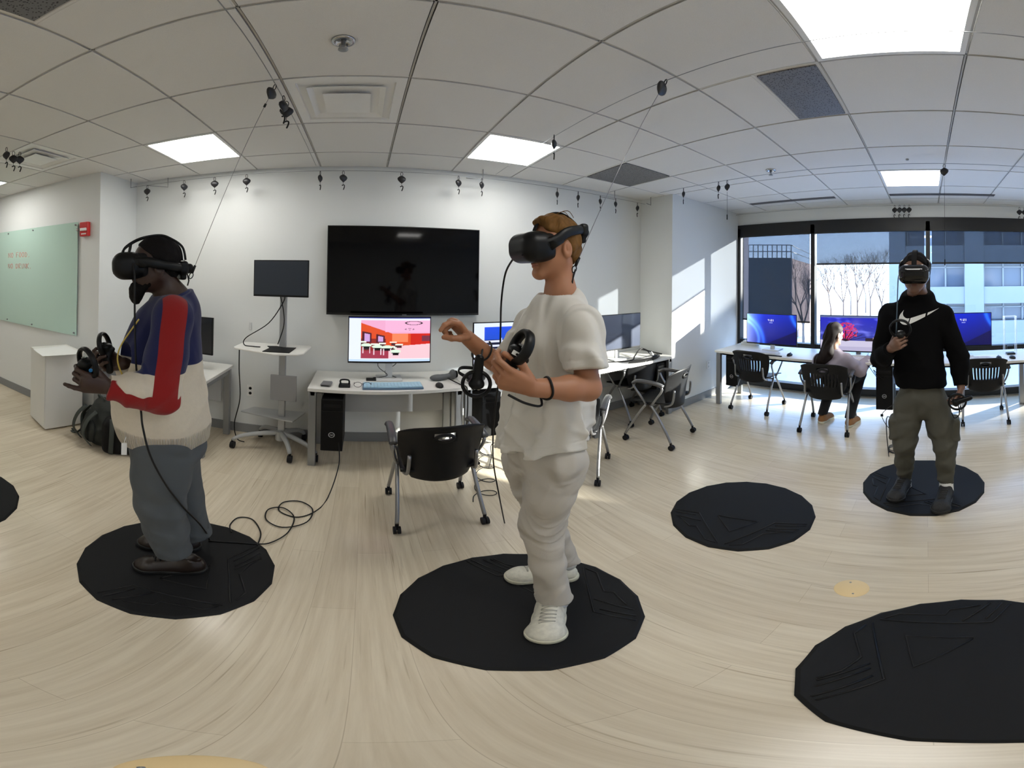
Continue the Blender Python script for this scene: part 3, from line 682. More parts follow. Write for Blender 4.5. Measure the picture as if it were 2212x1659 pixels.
def make_chair(slats=True):
    t = thing('armchair', 'x', 'chair'); G = back_shell(); k = len(G); n = len(G[0])
    m = MB(); th = Vector((0, .007, 0)); hole = lambda i, j: (k - 5 <= j <= k - 4) and abs(i - (n - 1) / 2 + .5) < 4.6
    vs = [p for r in G for p in r]; vb = [p - th for p in vs]; fs = []
    for j in range(k - 1):
        for i in range(n - 1):
            if hole(i, j): continue
            if slats and 5 <= j <= 11 and 7 <= i <= n - 9 and i % 3 == 0 and 6 <= j <= 11: continue
            fs.append((j * n + i, j * n + i + 1, (j + 1) * n + i + 1, (j + 1) * n + i))
    N_ = len(vs); f2 = [tuple(reversed([a + N_ for a in f])) for f in fs]; cnt = {}
    for f in fs:
        for a, b in zip(f, f[1:] + f[:1]): cnt[(a, b)] = 1
    rim = [(b, a, a + N_, b + N_) for (a, b) in cnt if (b, a) not in cnt]
    m.add(vs + vb, fs + f2 + rim, 0, True); m.build('backrest', M_SHELL, t)
    m = MB(); c0 = G[k - 4][n // 2]; N_ = 28; rr = [[], [], [], []]
    for q in range(N_):
        a = 2 * PI * q / N_
        for w_, (rx, rz_, dy) in enumerate(((.040, .0125, -.010), (.060, .030, -.010), (.060, .030, .002), (.040, .0125, .002))):
            x = rx * math.cos(a); rr[w_].append(Vector((c0.x - .005 + x, c0.y - .002 + dy + .3 * x * x, c0.z - .012 + rz_ * math.sin(a))))
    m.loft(rr + [rr[0]], caps=False)
    m.build('handle_ring', M_SHELL, t)
    m = MB(); S = []
    for j in range(9):
        v = j / 8; row = []
        for i in range(13):
            u = -1 + 2 * i / 12; w = .225 - .02 * v
            row.append(Vector((u * w, -.20 + .43 * v, .435 + .018 * abs(u) ** 2 + .025 * (1 - v) ** 3 - .02 * max(0, v - .8) * 5)))
        S.append(row)
    top = [p for r in S for p in r]; bot = [p - Vector((0, 0, .014)) for p in top]; fs = [(j * 13 + i, j * 13 + i + 1, (j + 1) * 13 + i + 1, (j + 1) * 13 + i) for j in range(8) for i in range(12)]
    cnt = {}
    for f in fs:
        for a, b in zip(f, f[1:] + f[:1]): cnt[(a, b)] = 1
    m.add(top + bot, fs + [tuple(reversed([a + 117 for a in f])) for f in fs] + [(b, a, a + 117, b + 117) for (a, b) in cnt if (b, a) not in cnt], 0, True); m.build('seat', M_SHELL, t)
    for sx in (-1, 1):
        for sy in (-1, 1):
            m = MB(); m.tube(spline([(sx * .222, sy * .03, .425), (sx * .228, sy * .09, .34), (sx * .236, sy * .19, .17), (sx * .243, sy * .238, .075)], 4), .0125, 10); lg = m.build('leg', M_TUBE, t)
            m = MB(); cx, cy = sx * .243, sy * .24
            for o in (-.012, .012): m.cyl((cx + o - .008, cy - .008, .027), (cx + o + .008, cy - .008, .027), .027, 16)
            m.cyl((cx, cy, .03), (cx, cy, .08), .011, 8); m.build('caster', M_RUBBER, lg)
        m = MB(); m.tube(spline([(sx * .222, -.03, .43), (sx * .25, -.10, .52), (sx * .262, -.16, .62), (sx * .262, -.10, .655), (sx * .262, .10, .66), (sx * .262, .14, .62), (sx * .245, .06, .50), (sx * .222, .03, .43)], 4), .011, 8); m.build('arm_frame', M_TUBE, t)
        m = MB(); m.tube(spline([(sx * .262, -.17, .648), (sx * .262, -.10, .668), (sx * .262, .08, .672), (sx * .262, .145, .64)], 4), .017, 8, flat=((1, 0, 0), 1.5)); m.build('armrest', mat('armrest_grey', (.07, .07, .075), .35), t)
    m = MB(); m.tube([(-.222, -.02, .415), (.222, -.02, .415)], .011, 8); m.tube(spline([(-.2, -.15, .43), (-.19, -.225, .47), (-.185, -.245, .60)], 4), .011, 8); m.tube(spline([(.2, -.15, .43), (.19, -.225, .47), (.185, -.245, .60)], 4), .011, 8); m.build('frame', M_TUBE, t)
    return t
GC = 'black nesting armchairs on casters'
ch = make_chair(); ch2 = make_chair(False)
spots = [(ch2, .44, 2.12, .02, 'black armchair before the desk under the television, solid back toward the camera'),
 (None, 1.56, 2.33, -.83, 'black armchair mostly hidden behind the white t-shirt, one arm and two legs showing'),
 (None, 2.585, 2.36, .25, 'black armchair turned sideways between the white t-shirt and the pier'),
 (None, 2.78, 2.98, .03, 'black armchair pushed in under the corner desk by the pier'),
 (ch, 3.965, 2.0, -PI / 2 - .03, 'empty black slatted armchair at the left window monitor'),
 (None, 3.65, 1.015, -PI / 2 + .02, 'black slatted armchair behind the seated person'),
 (None, 3.985, -.63, -PI / 2 - .05, 'empty black slatted armchair right of the person in the hoodie')]
for q, (o, x, y, rz, lb) in enumerate(spots):
    if o is not None: o.matrix_basis = Matrix.Translation((x, y, 0)) @ Matrix.Rotation(rz, 4, 'Z'); o['label'] = lb; o['group'] = GC
    else: dup(ch2 if q < 4 else ch, (x, y, 0), rz, lb, GC)
# ---------------------------------------------------------------- floor mats with an embossed emblem
M_MAT = mat('mat_foam', (.0065, .007, .008), .68, bump=(600, .25, .001), spec=.25)
EMB = [[(150,258),(278,280),(380,445)], [(150,272),(262,290)], [(155,290),(290,322)], [(175,305),(225,350),(262,352),(310,425),(365,440)], [(390,295),(598,328),(442,382),(380,295),(390,295)], [(415,450),(690,335),(865,340)], [(690,350),(860,350)], [(640,375),(800,382)], [(660,366),(822,370)], [(440,455),(515,452),(625,395),(720,385),(790,387)]]
cC = np.array([1.8809, 1.0479]); emb = []
for L_ in EMB: emb.append([(atz(1400 + a / 2.517, 1000 + b / 2.517)[:2] - cC) for a, b in L_])
allp = np.concatenate([np.array(l) for l in emb]); ec = allp.mean(0); ea = math.atan2(ec[1], ec[0])
MATR = .428
def floor_mat_obj(label, x, y, ang, col=M_MAT):
    t = thing('exercise_mat', label, 'floor mat', (x, y, 0), ang - ea, 'round black mats')
    m = MB(); n = 18; m.loft([[Vector((r * math.cos(2 * PI * (k + .3) / n), r * math.sin(2 * PI * (k + .3) / n), z)) for k in range(n)] for r, z in ((MATR, 0), (MATR, .004), (MATR - .012, .014))], smooth=False); m.build('foam_disc', col, t)
    m = MB()
    for L_ in emb:
        m.tube([(p[0], p[1], .0145) for p in L_], .0042, 6)
    m.build('embossed_emblem', M_BLACK, t); return t
floor_mat_obj('round black mat under the person in the white t-shirt', .5497, 1.1353, math.radians(25))
floor_mat_obj('round black mat under the person in the tricolour sweater', -.7523, 1.3604, math.radians(-30))
floor_mat_obj('empty round black mat in the middle right of the floor', 1.8809, 1.0479, ea)
floor_mat_obj('round mat under the person in the black hoodie', 2.5284, .025, math.radians(140))
floor_mat_obj('big black mat cut by the right picture edge, nearest the camera', .88, -.115, math.radians(50))
floor_mat_obj('round black mat cut by the left picture edge', -2.03, .93, math.radians(-150))
# floor covers
M_BR = mat('floor_cover_beige', (.82, .62, .33), .45)
def cover(label, x, y, r):
    t = thing('floor_cover', label, 'floor cover', (x, y, 0), 0, 'round beige floor box covers'); m = MB(); m.lathe([(.001, .004), (r - .004, .004), (r, 0)], n=36); m.build('plate', M_BR, t)
    for s in (-1, 1): m = MB(); m.lathe([(.001, .0052), (.0045, .005), (.0045, .003)], (s * r * .62, s * r * .2, 0), 10); m.build('screw', M_STEEL, t)
cover('round beige floor cover between the empty mats, right of centre', 1.375, .293, .069)
cover('round beige floor cover at the very bottom edge of the picture', -.118, .285, .069)
# ================================================================= cables strung under the ceiling and the retractable reels on them
def cable_run(label, pts, r=.0022, name='ceiling_cable', mt=None, group='thin cables strung under the ceiling'):
    m = MB(); m.tube(pts, r, 6); return tag(m.build(name, mt or M_STEEL), label, 'cable', group)
cable_run('thin dark cable under the ceiling left of the air diffuser, running to the television wall', [(-.425, -4.3, 2.625), (-.425, 3.1, 2.62)])
cable_run('thin dark cable under the ceiling right of the television, running to the desks', [(1.19, -4.3, 2.625), (1.19, 3.1, 2.62)])
cable_run('thin dark cable under the ceiling in front of the windows', [(2.93, 2.7, 2.62), (2.95, -4.3, 2.622)])
cable_run('thin cable strung along the top of the television wall', [(-2.3, 3.1, 2.57), (3.1, 3.1, 2.57)])
cable_run('thin cable strung above the windows', [(4.6, 2.7, 2.615), (4.6, -4.2, 2.6)])
def bracket(x, y, dx, dy, label):
    m = MB(); m.tube([(x + dx * .12, y + dy * .12, CEIL), (x + dx * .12, y + dy * .12, 2.565), (x - dx * .06, y - dy * .06, 2.565)], .004, 6)
    tag(m.build('cable_bracket', M_STEEL), label, 'bracket', 'thin wire brackets at the cable ends')
bracket(-2.3, 3.08, -.5, .1, 'thin wire bracket left of the leftmost wall reel, in the corner'); bracket(-2.1, 3.15, .9, .9, 'thin wire bracket beside the leftmost reel on the television wall')
bracket(3.1, 3.05, .6, .2, 'thin wire bracket near the pier corner'); bracket(2.5, 3.14, 1.2, 0, 'thin wire bracket beside the third reel from the pier corner'); bracket(.97, 3.14, .9, 0, 'small wire bracket above the white t-shirt')
M_REEL = mat('reel_black', (.012, .012, .014), .4)
def make_reel(tail=True):
    t = thing('retractable_reel', 'x', 'reel'); 
    m = MB(); m.tube([(.010 * math.cos(a), 0, -.016 + .019 * math.sin(a)) for a in np.linspace(0, 2 * PI, 15)[:-1]], .0022, 5, closed=True); m.build('carabiner', M_BLACK, t)
    m = MB(); prof = [(.001, -.105), (.010, -.098), (.030, -.080), (.038, -.065), (.036, -.052), (.022, -.040), (.009, -.032), (.001, -.030)]
    V = []; n = 18
    m.loft([[Vector((r * math.cos(2 * PI * k / n), .45 * r * math.sin(2 * PI * k / n), z)) for k in range(n)] for r, z in prof]); m.build('reel_case', M_REEL, t)
    if tail:
        m = MB(); m.tube([(0, 0, -.1), (0, 0, -.128)], .0016, 5); m.tube(spline([(-.012, 0, -.135), (.004, 0, -.127), (.012, 0, -.133), (.010, 0, -.150), (.002, 0, -.172)], 4), [.0045] * 17, 6); m.build('clip', M_BLACK, t)
    return t
GR = 'black retractable cable reels'
r0, r1 = make_reel(True), make_reel(False); used = {0: False, 1: False}
def place_reel(x, y, z, label, rz=0, tail=True, tilt=None, s=1.0):
    src = (r0, r1)[0 if tail else 1]; k = 0 if tail else 1
    if not used[k]: o = src; used[k] = True
    else: o = dup(src, (x, y, z), rz, label, GR)
    Mx = Matrix.Translation((x, y, z)) @ Matrix.Rotation(rz, 4, 'Z')
    if tilt is not None: Mx = Matrix.Translation((x, y, z)) @ Vector((0, 0, -1)).rotation_difference(Vector(tilt)).to_matrix().to_4x4() @ Matrix.Rotation(rz, 4, 'Z')
    o.matrix_basis = Mx @ Matrix.Scale(s, 4); o['label'] = label; o['group'] = GR; return o
wn = [(-2.15, 'nearest the left corner'), (-1.707, 'second from the left corner'), (-1.379, 'third from the left corner'), (-1.06, 'left of the cart monitor'), (-.387, 'hung edge-on above the cart monitor'), (-.185, 'above the left end of the television'),
      (.322, 'above the middle of the television'), (.834, 'above the right part of the television'), (1.054, 'above the right end of the television'), (1.855, 'above the headset of the man in white'), (2.111, 'right of the white-shirted man\'s hair'),
      (2.406, 'third from the pier corner'), (2.627, 'second from the pier corner'), (2.97, 'nearest the pier corner')]
for q, (x, w_) in enumerate(wn): place_reel(x, 3.1, 2.565, 'black reel on the television wall cable, ' + w_, rz=(.2, .9, .3, .1, 1.3, .5, .1, .6, .8, .9, 1.2, .7, .6, 1.2)[q])
place_reel(2.93, 2.36, 2.615, 'small black reel with a tail, hung near the pier', .8)
place_reel(2.93, 1.92, 2.615, 'left one of two reels hung before the left window', .9)
place_reel(2.93, 1.82, 2.615, 'right one of two reels hung before the left window, its cord hanging down', 1.2, False)
for q in range(4): place_reel(4.6, .40 - q * .062, 2.612, 'black reel in a row of four above the middle window, ' + ('leftmost', 'second', 'third', 'rightmost')[q], 1.2)
for q in range(2): place_reel(4.6, -1.235 - q * .07, 2.60, ('left', 'right') [q] + ' one of two black reels at the right picture edge above the window', 1.2)
place_reel(2.95, -.155, 2.617, 'black reel beside the window light panel, its cord running down to the hoodie', 1.2, False)
for q, (x, y) in enumerate(((-2.335, 1.50), (-2.385, 1.60), (-2.37, 1.65))): place_reel(x, y, 2.62, ('front', 'middle', 'rear')[q] + ' one of three black reels at the left edge below the air diffuser', (.2, .9, 1.1)[q])
place_reel(1.177, 2.016, 2.62, 'big black reel with a tail hanging over the right ceiling light of the television wall', .9, s=1.05)
place_reel(-.415, 1.77, 2.62, 'front one of two reels hanging together left of the air diffuser', 1.2); place_reel(-.415, 1.84, 2.62, 'rear one of two reels hanging together left of the air diffuser', .3)
HOOK1 = at(415, 590, 1.50); HOOK2 = at(1243, 575, 1.27)
a1 = np.array((-.425, 1.64, 2.62)); a2 = np.array((1.19, 1.06, 2.622))
place_reel(*a1, 'black reel pulled toward the person in the tricolour sweater, its cord taut', 1.3, False, tilt=HOOK1 - a1)
place_reel(*a2, 'big black reel pulled toward the person in the white t-shirt, its cord taut', .5, False, tilt=HOOK2 - a2, s=1.15)
def cord(label, a, b, r=.0013):
    a, b = A(a), A(b); d = unit(b - a); t = thing('reel_cord', label, 'cord', a + d * .1)
    m = MB(); m.tube([Vector((0, 0, 0)), Vector(b - a - d * .1)], r, 5); m.build('cord_line', M_STEEL, t)
    e = b - a - d * .1; m = MB(); m.tube([Vector(e - d * .035), Vector(e)], .0055, 8); m.tube([Vector(e + d * .012 + u_) for u_ in [np.cross(d, (0, 1, 0)) * .009 * math.cos(q) + d * .013 * math.sin(q) for q in np.linspace(0, 2 * PI, 11)[:-1]]], .0022, 5, closed=True); m.build('cord_clip', M_BLACK, t)
    return t
cord('thin cord from the ceiling reel to the headset of the person in the sweater', a1, HOOK1)
t = cord('thin cord from the big ceiling reel to the neck strap of the person in white', a2, HOOK2)
e = unit(HOOK1 - a1); m = MB(); m.tube([Vector(a1 + e * .145), Vector(a1 + e * .165)], .006, 8); tag(m.build('cord_stop', M_BLACK), 'small black stop bead on the cord below the reel left of the diffuser', 'bead')
def plumb(x, y, z0, z1, label):
    m = MB(); m.tube([(x, y, z0), (x, y, z1)], .0012, 5); m.tube([(x, y, z1), (x, y, z1 - .05)], .005, 6); tag(m.build('reel_cord', M_CABLE), label, 'cord')
plumb(2.93, 1.82, 2.50, 2.27, 'thin vertical cord hanging from the right reel before the left window')
plumb(2.93, -.155, 2.50, 1.80, 'thin vertical cord hanging from the reel down behind the hoodie wearer')
# ================================================================= left side of the room
M_BOARD = mat('glass_board', (.50, .68, .60), .06, coat=.6, spec=.5)
t = thing('glass_board', 'large pale green glass writing board on the left wall', 'board', (-3.85, 2.655, .94), 0)
m = MB(); m.bb((-1.25, 0, 0), (1.125, .008, 1.22)); m.build('glass', M_BOARD, t, bevel=.002)
for x in (-1.1, -.2, .35, 1.095):
    for z in (.03, 1.19): m = MB(); m.cyl((x, 0, z), (x, -.012, z), .010, 12); m.cyl((x, .008, z), (x, .024, z), .008, 8); m.build('standoff', M_STEEL, t)
STR = {'N': [[(0, 0), (0, 1), (.7, 0), (.7, 1)]], 'O': [[(.35 + .35 * math.cos(a), .5 + .5 * math.sin(a)) for a in np.linspace(1.6, 8.0, 14)]], 'F': [[(.7, 1), (0, 1), (0, 0)], [(0, .55), (.55, .55)]], 'D': [[(0, 0), (0, 1), (.45, .9), (.7, .5), (.45, .08), (0, 0)]],
       'R': [[(0, 0), (0, 1), (.55, .95), (.6, .65), (.0, .5), (.65, 0)]], 'I': [[(.2, 0), (.2, 1)]], 'K': [[(0, 0), (0, 1)], [(.6, 1), (0, .45), (.65, 0)]], '.': [[(.1, 0), (.2, .05)]], ' ': []}
for row, txt in ((0, 'NO FOOD.'), (1, 'NO DRINK.')):
    m = MB(); x = -4.04 - row * .005 - (-3.85); z = .865 - row * .145
    for ch in txt:
        for st in STR[ch]: m.tube([(x + p[0] * .058 + random.uniform(-.003, .003), -.0012, z + p[1] * .062 + random.uniform(-.003, .003)) for p in st], .0026, 5)
        x += {'I': .042, ' ': .05, '.': .03}.get(ch, .066)
    m.build('red_marker_writing', mat('red_marker', (.75, .18, .14), .6), t)
t = thing('fire_alarm', 'red fire alarm pull station with white lever beside the glass board', 'fire alarm', (-2.62, 2.68, 2.0), 0)
m = MB(); m.bb((-.058, -.045, 0), (.062, 0, .15)); m.build('housing', M_RED, t, bevel=.008)
m = MB(); m.bb((-.04, -.06, .055), (.05, -.045, .085)); m.build('lever', M_WHITEP, t, bevel=.005)
m = MB(); m.bb((-.03, -.047, .018), (.04, -.0455, .03)); m.build('lettering', M_WHITEP, t)
m = MB(); m.cyl((-.105, 0, .075), (-.105, -.03, .075), .014, 14); m.sphere((-.105, -.034, .075), .013, 10); tag(m.build('wall_hook', M_CHROME), 'x', 'hook')
o = bpy.data.objects['wall_hook']; o.location = (-2.62, 2.68, 2.0); o['label'] = 'small chrome hook on the wall between board and fire alarm'
# white storage pedestal
t = thing('storage_cabinet', 'tall white cabinet standing under the glass board', 'cabinet', (-2.76, 2.42, 0), -.30)
m = MB(); m.bb((-.20, -.20, .02), (.20, .20, .80)); m.build('body', M_WHITE, t, bevel=.003)
m = MB(); m.bb((-.195, -.21, .03), (.195, -.2, .795)); m.build('door', mat('cabinet_door', (.66, .66, .63), .35, var=(5, .04)), t, bevel=.002)
m = MB(); m.bb((-.205, -.215, .80), (.205, .205, .818)); m.build('top', M_WHITE, t, bevel=.002)
m = MB(); m.prism([(-.12, -.24), (.20, -.28), (.25, .05), (.12, .14), (-.17, .16)], 0, .002, M=Matrix.Translation((-2.72, 2.42, .82)) @ Matrix.Rotation(-.25, 4, 'Z')); tag(m.build('paper_sheet', M_PAPER), 'large white sheet of paper lying over the top of the white cabinet', 'paper')
# electrical outlets
def outlet(x, y, z, label, nx=0, ny=-1):
    t = thing('wall_outlet', label, 'outlet', (x, y, z), 0 if ny else -PI / 2, 'white wall outlets'); m = MB(); m.bb((-.036, -.006, -.058), (.036, 0, .058)); m.build('cover_plate', M_WHITEP, t, bevel=.003)
    for s in (-.026, .026): m = MB(); m.cyl((0, -.0055, s), (0, -.008, s), .015, 14); m.build('socket', M_BLACKM if x < 0 else M_GREYP, t)
outlet(-1.05, TVY, .47, 'white double outlet on the television wall left of the cart post'); outlet(3.98, PY, .47, 'white double outlet on the pier beside the window desk leg'); outlet(-.45, TVY, .53, 'outlet plate behind the equipment plate of the cart')
t = thing('wall_plate', 'tiny grey wall plate between the dark monitor and the cart', 'wall plate', (-1.06, TVY, 1.13)); m = MB(); m.bb((-.012, -.012, -.035), (.012, 0, .035)); m.build('plate', M_GREYP, t, bevel=.003)
# ================================================================= backpack on the floor
M_PACK = mat('pack_nylon', (.018, .021, .018), .75, bump=(60, .4, .004)); M_PACK2 = mat('pack_strap', (.040, .048, .042), .7, bump=(150, .3, .002))
t = thing('backpack', 'dark green-black backpack standing on the floor under the left desk', 'backpack', (-2.10, 2.42, 0), -.35)
F = Field(); F.ell((0, 0, .20), (.19, .125, .26), k=.03); F.rbox((0, .01, .16), (.18, .12, .16), rd=.07, k=.04); F.ell((0, -.10, .14), (.15, .07, .14), k=.03); F.ell((-.12, -.03, .15), (.10, .11, .15), k=.03)
F.disp = lambda P: .004 * np.sin(P[:, 0] * 42 + 3 * np.sin(P[:, 2] * 18)) * np.cos(P[:, 2] * 30); F.cut((0, 0, .004), (0, 0, -1), k=.01)
skinmesh('bag_body', net(F, .011), M_PACK, t, world=False)
F = Field(); F.ell((0, -.155, .17), (.11, .045, .11), k=.02); F.rbox((0, -.165, .12), (.10, .035, .06), rd=.03, k=.02); skinmesh('front_pocket', net(F, .01), M_PACK, t, world=False)
for x0 in (-.13, .07):
    m = MB(); m.tube(spline([(x0, -.12, .36), (x0 - .02, -.20, .27), (x0 - .02, -.235, .14), (x0, -.17, .02)], 5), .006, 8, flat=((1, 0, 0), 5)); m.build('strap', M_PACK2, t)
m = MB(); m.tube(spline([(-.17, -.05, .33), (-.24, -.10, .22), (-.21, -.12, .08), (-.28, -.14, .01), (-.38, -.14, .004)], 5), .005, 6, flat=((0, 1, 0), 4)); m.tube(spline([(-.20, -.08, .10), (-.25, -.16, .02), (-.33, -.17, .006)], 5), .005, 6, flat=((0, 1, 0), 4)); m.build('loose_strap', M_PACK2, t)
m = MB(); m.tube(spline([(-.05, -.02, .44), (-.05, -.04, .48), (.05, -.04, .48), (.05, -.02, .44)], 4), .007, 6); m.build('carry_handle', M_PACK2, t)
t2 = thing('backpack', 'black bag leaning behind the green-black backpack beside the grey trousers', 'backpack', (-1.86, 2.36, 0), .5)
F = Field(); F.rbox((0, 0, .17), (.15, .12, .17), rd=.06, k=.02); F.ell((0, -.02, .30), (.12, .10, .10), k=.03); F.cut((0, 0, .004), (0, 0, -1)); skinmesh('bag_body', net(F, .012), M_BLACKM, t2, world=False)
m = MB(); m.tube(spline([(-.06, -.1, .36), (-.05, -.16, .2), (-.06, -.14, .03)], 5), .005, 6, flat=((1, 0, 0), 4)); m.build('strap', M_PACK2, t2)
# ================================================================= things on the desk under the television
def keyboard(x, y, z, rz, label, w=.44, d=.15, keys=(.55, .68, .80), base=None, group='computer keyboards'):
    t = thing('keyboard', label, 'keyboard', (x, y, z), rz, group); m = MB(); m.bb((-w / 2, -d / 2, 0), (w / 2, d / 2, .016)); m.build('tray', base or M_BLACK, t, bevel=.004)
    m = MB()
    for r in range(5):
        n = 17; 
        for k in range(n):
            if r == 4 and 4 <= k <= 9:
                if k == 4: m.bb((-w / 2 + .008 + 4 * (w - .016) / n + .001, -d / 2 + .008, .014), (-w / 2 + .008 + 10 * (w - .016) / n - .001, -d / 2 + .030, .025))
                continue
            kx = -w / 2 + .008 + k * (w - .016) / n; ky = d / 2 - .008 - (r + 1) * (d - .016) / 5; m.bb((kx + .001, ky + .0015, .014), (kx + (w - .016) / n - .001, ky + (d - .016) / 5 - .0015, .025))
    m.build('keys', mat('keys_%02d%02d' % (keys[0] * 99, keys[2] * 99), keys, .4), t)
keyboard(.245, 2.80, .735, 0, 'pale blue-lit keyboard on the desk under the television', w=.47, keys=(.40, .64, .80), base=mat('kb_blue_base', (.10, .17, .26), .35))
def mouse(x, y, z, rz, label, c=M_BLACK, group='computer mice'):
    t = thing('computer_mouse', label, 'mouse', (x, y, z), rz, group); F = Field(); F.ell((0, 0, .008), (.031, .054, .026), k=.01); F.cut((0, 0, 0), (0, 0, -1)); skinmesh('mouse_shell', net(F, .006), c, t, world=False)
    m = MB(); m.cyl((-.004, .028, .030), (.004, .028, .030), .008, 12); m.build('scroll_wheel', M_STEEL, t)
mouse(.615, 2.78, .735, 0, 'small dark mouse right of the blue keyboard')
t = thing('power_bank', 'flat grey box at the left end of the television desk', 'box', (-.275, 2.83, .735), -.1); m = MB(); m.bb((-.04, -.055, 0), (.04, .055, .022)); m.build('case', mat('pb_grey', (.16, .16, .17), .4), t, bevel=.008); m = MB(); m.bb((-.03, -.0565, .006), (.03, -.055, .014)); m.build('port_strip', M_BLACK, t)
t = thing('desk_gadget', 'small black webcam-like gadget between grey box and eyeglasses', 'gadget', (-.13, 2.81, .735)); m = MB(); m.bb((-.045, -.04, 0), (.045, .03, .022)); m.build('base', M_BLACK, t, bevel=.006)
m = MB(); m.tube(spline([(-.03, .0, .02), (-.03, 0, .055), (.03, 0, .055), (.035, 0, .02)], 4), .007, 8); m.build('hinged_clip', M_BLACK, t)
t = thing('eyeglasses', 'thin-rimmed eyeglasses lying on the television desk', 'eyeglasses', (.01, 2.79, .738))
for s in (-1, 1):
    m = MB(); m.tube([(s * .036 + .028 * math.cos(a) * (1 + .1 * math.cos(2 * a)), .004 * math.sin(a), .021 + .020 * math.sin(a)) for a in np.linspace(0, 2 * PI, 25)[:-1]], .0019, 5, closed=True); m.build('rim', M_BLACK, t)
    m = MB(); m.tube([(s * .066, 0, .028), (s * .067, .05, .024), (s * .064, .125, .002)], .0018, 5); m.build('temple', M_BLACK, t)
m = MB(); m.tube([(-.009, 0, .026), (0, 0, .030), (.009, 0, .026)], .0018, 5); m.build('bridge', M_BLACK, t)
m = MB(); m.bb((.04, 2.98, .7355), (.20, 3.06, .742)); tag(m.build('phone_tray', M_BLACKM, bevel=.002), 'flat black tray behind the blue keyboard', 'tray')
m = MB(); m.tube(spline([(.16, 3.045, .95), (.14, 3.05, .85), (.22, 3.04, .77), (.10, 3.06, .742)], 5), .003, 5); m.tube(spline([(.30, 3.045, .95), (.29, 3.05, .87), (.20, 3.06, .80), (.30, 3.05, .745)], 5), .003, 5); tag(m.build('monitor_cable', M_CABLE), 'looping black cables under the orange dining hall monitor', 'cable')
t = thing('handheld_scanner', 'dark grey handheld device lying at the right end of the television desk', 'device', (.69, 2.97, .735), .1)
F = Field(); F.ell((-.05, 0, .025), (.07, .04, .028), k=.02); F.cone((0, 0, .028), (.07, 0, .035), .022, .026, k=.02); F.ell((.085, 0, .045), (.03, .04, .045), k=.015); F.cut((0, 0, 0), (0, 0, -1)); skinmesh('body', net(F, .006), mat('device_grey', (.09, .095, .10), .5), t, world=False)
m = MB(); m.lathe([(.001, .012), (.03, .010), (.034, 0), (.028, -.002)], (.112, 0, .045), 18, R=Matrix.Rotation(PI / 2, 3, 'Y')); m.build('lens_ring', M_BLACK, t)
m = MB(); m.tube(spline([(.72, 2.93, .76), (.78, 2.80, .745), (.815, 2.735, .742), (.825, 2.705, .70), (.825, 2.70, .5), (.82, 2.76, .25)], 6), .0055, 6); tag(m.build('device_cable', M_CABLE), 'thick black cable running over the desk edge below the television', 'cable')
# spare headset on the middle desk
t = thing('vr_headset', 'black spare headset lying on the desk just left of the near hand', 'headset', (.93, 2.83, .735), .3)
F = Field(); F.ell((0, -.02, .05), (.085, .05, .05), k=.02); F.rbox((0, .01, .05), (.075, .03, .04), rd=.02, k=.02); F.cut((0, 0, 0), (0, 0, -1)); skinmesh('visor', net(F, .008), M_BLACK, t, world=False)
m = MB(); m.tube(spline([(-.08, 0, .06), (-.10, .10, .085), (0, .20, .09), (.10, .10, .085), (.08, 0, .06)], 6), .008, 8, flat=((0, 0, 1), 2)); m.build('head_strap', M_BLACKM, t)
# corner desk clutter
m = MB(); m.tube(spline([(2.30, 3.0, .74), (2.62, 2.84, .742), (2.80, 2.95, .75), (2.95, 3.03, .79), (3.03, 2.98, .78), (3.0, 2.88, .745), (3.12, 2.9, .742)], 6), .007, 6); m.tube(spline([(2.86, 3.0, .745), (3.0, 3.05, .80), (3.1, 3.0, .76), (3.15, 2.85, .742)], 6), .007, 6)
tag(m.build('cable_bundle', M_CABLE), 'tangled black cables on the sunlit corner desk', 'cable')
t = thing('headset_stand', 'white and black gadget on the sunlit corner desk', 'gadget', (2.93, 2.78, .735), .4); m = MB(); m.cyl((0, 0, 0), (0, 0, .02), .035, 18); m.build('base', M_BLACK, t); m = MB(); m.tube([(0, 0, .015), (-.03, .02, .07)], .018, 10); m.build('stem', M_WHITEP, t)
t = thing('game_controller', 'small black controller lying on the corner desk beside the t-shirt sleeve', 'controller', (2.22, 2.83, .735), .2); m = MB(); m.tube([(-.07, .03, .012), (.0, .0, .014), (.07, -.03, .012)], .010, 8); m.build('handle', M_BLACK, t); m = MB(); m.tube([(.03 * math.cos(a), .03 * math.sin(a), .02) for a in np.linspace(0, 2 * PI, 17)[:-1]], .006, 6, closed=True); m.build('ring', M_BLACK, t)
# window desks
GK = mat('kb_light', (.62, .66, .72), .4)
keyboard(3.90, 1.93, .735, -PI / 2, 'pale keyboard before the left window monitor', keys=(.70, .72, .76), base=M_GREYP); keyboard(3.89, .70, .735, -PI / 2, 'pale keyboard at the hand of the seated person', keys=(.70, .72, .76), base=M_GREYP); keyboard(3.92, -.50, .735, -PI / 2, 'pale keyboard before the right blue monitor', keys=(.70, .72, .76), base=M_BLACK)
m = MB(); m.bb((3.795, 1.62, .7355), (3.82, 2.10, .746)); tag(m.build('wrist_rest', M_BLACKM, bevel=.004), 'long black wrist rest before the left window keyboard', 'wrist rest')
mouse(3.90, 1.56, .735, -PI / 2, 'black mouse right of the left window keyboard'); mouse(3.91, .40, .735, -PI / 2, 'white mouse near the hoodie elbow', M_WHITEP); mouse(3.92, -.80, .735, -PI / 2, 'black mouse right of the right window keyboard'); mouse(3.90, -.95, .735, -PI / 2.4, 'second smaller black mouse farther right on the window desk')
m = MB(); m.bb((4.30, 2.20, .735), (4.40, 2.44, .775)); m.bb((4.28, 2.15, .775), (4.36, 2.40, .80)); tag(m.build('cable_box', M_GREYP, bevel=.006), 'pale box of cables beside the left window frame on the desk', 'box')
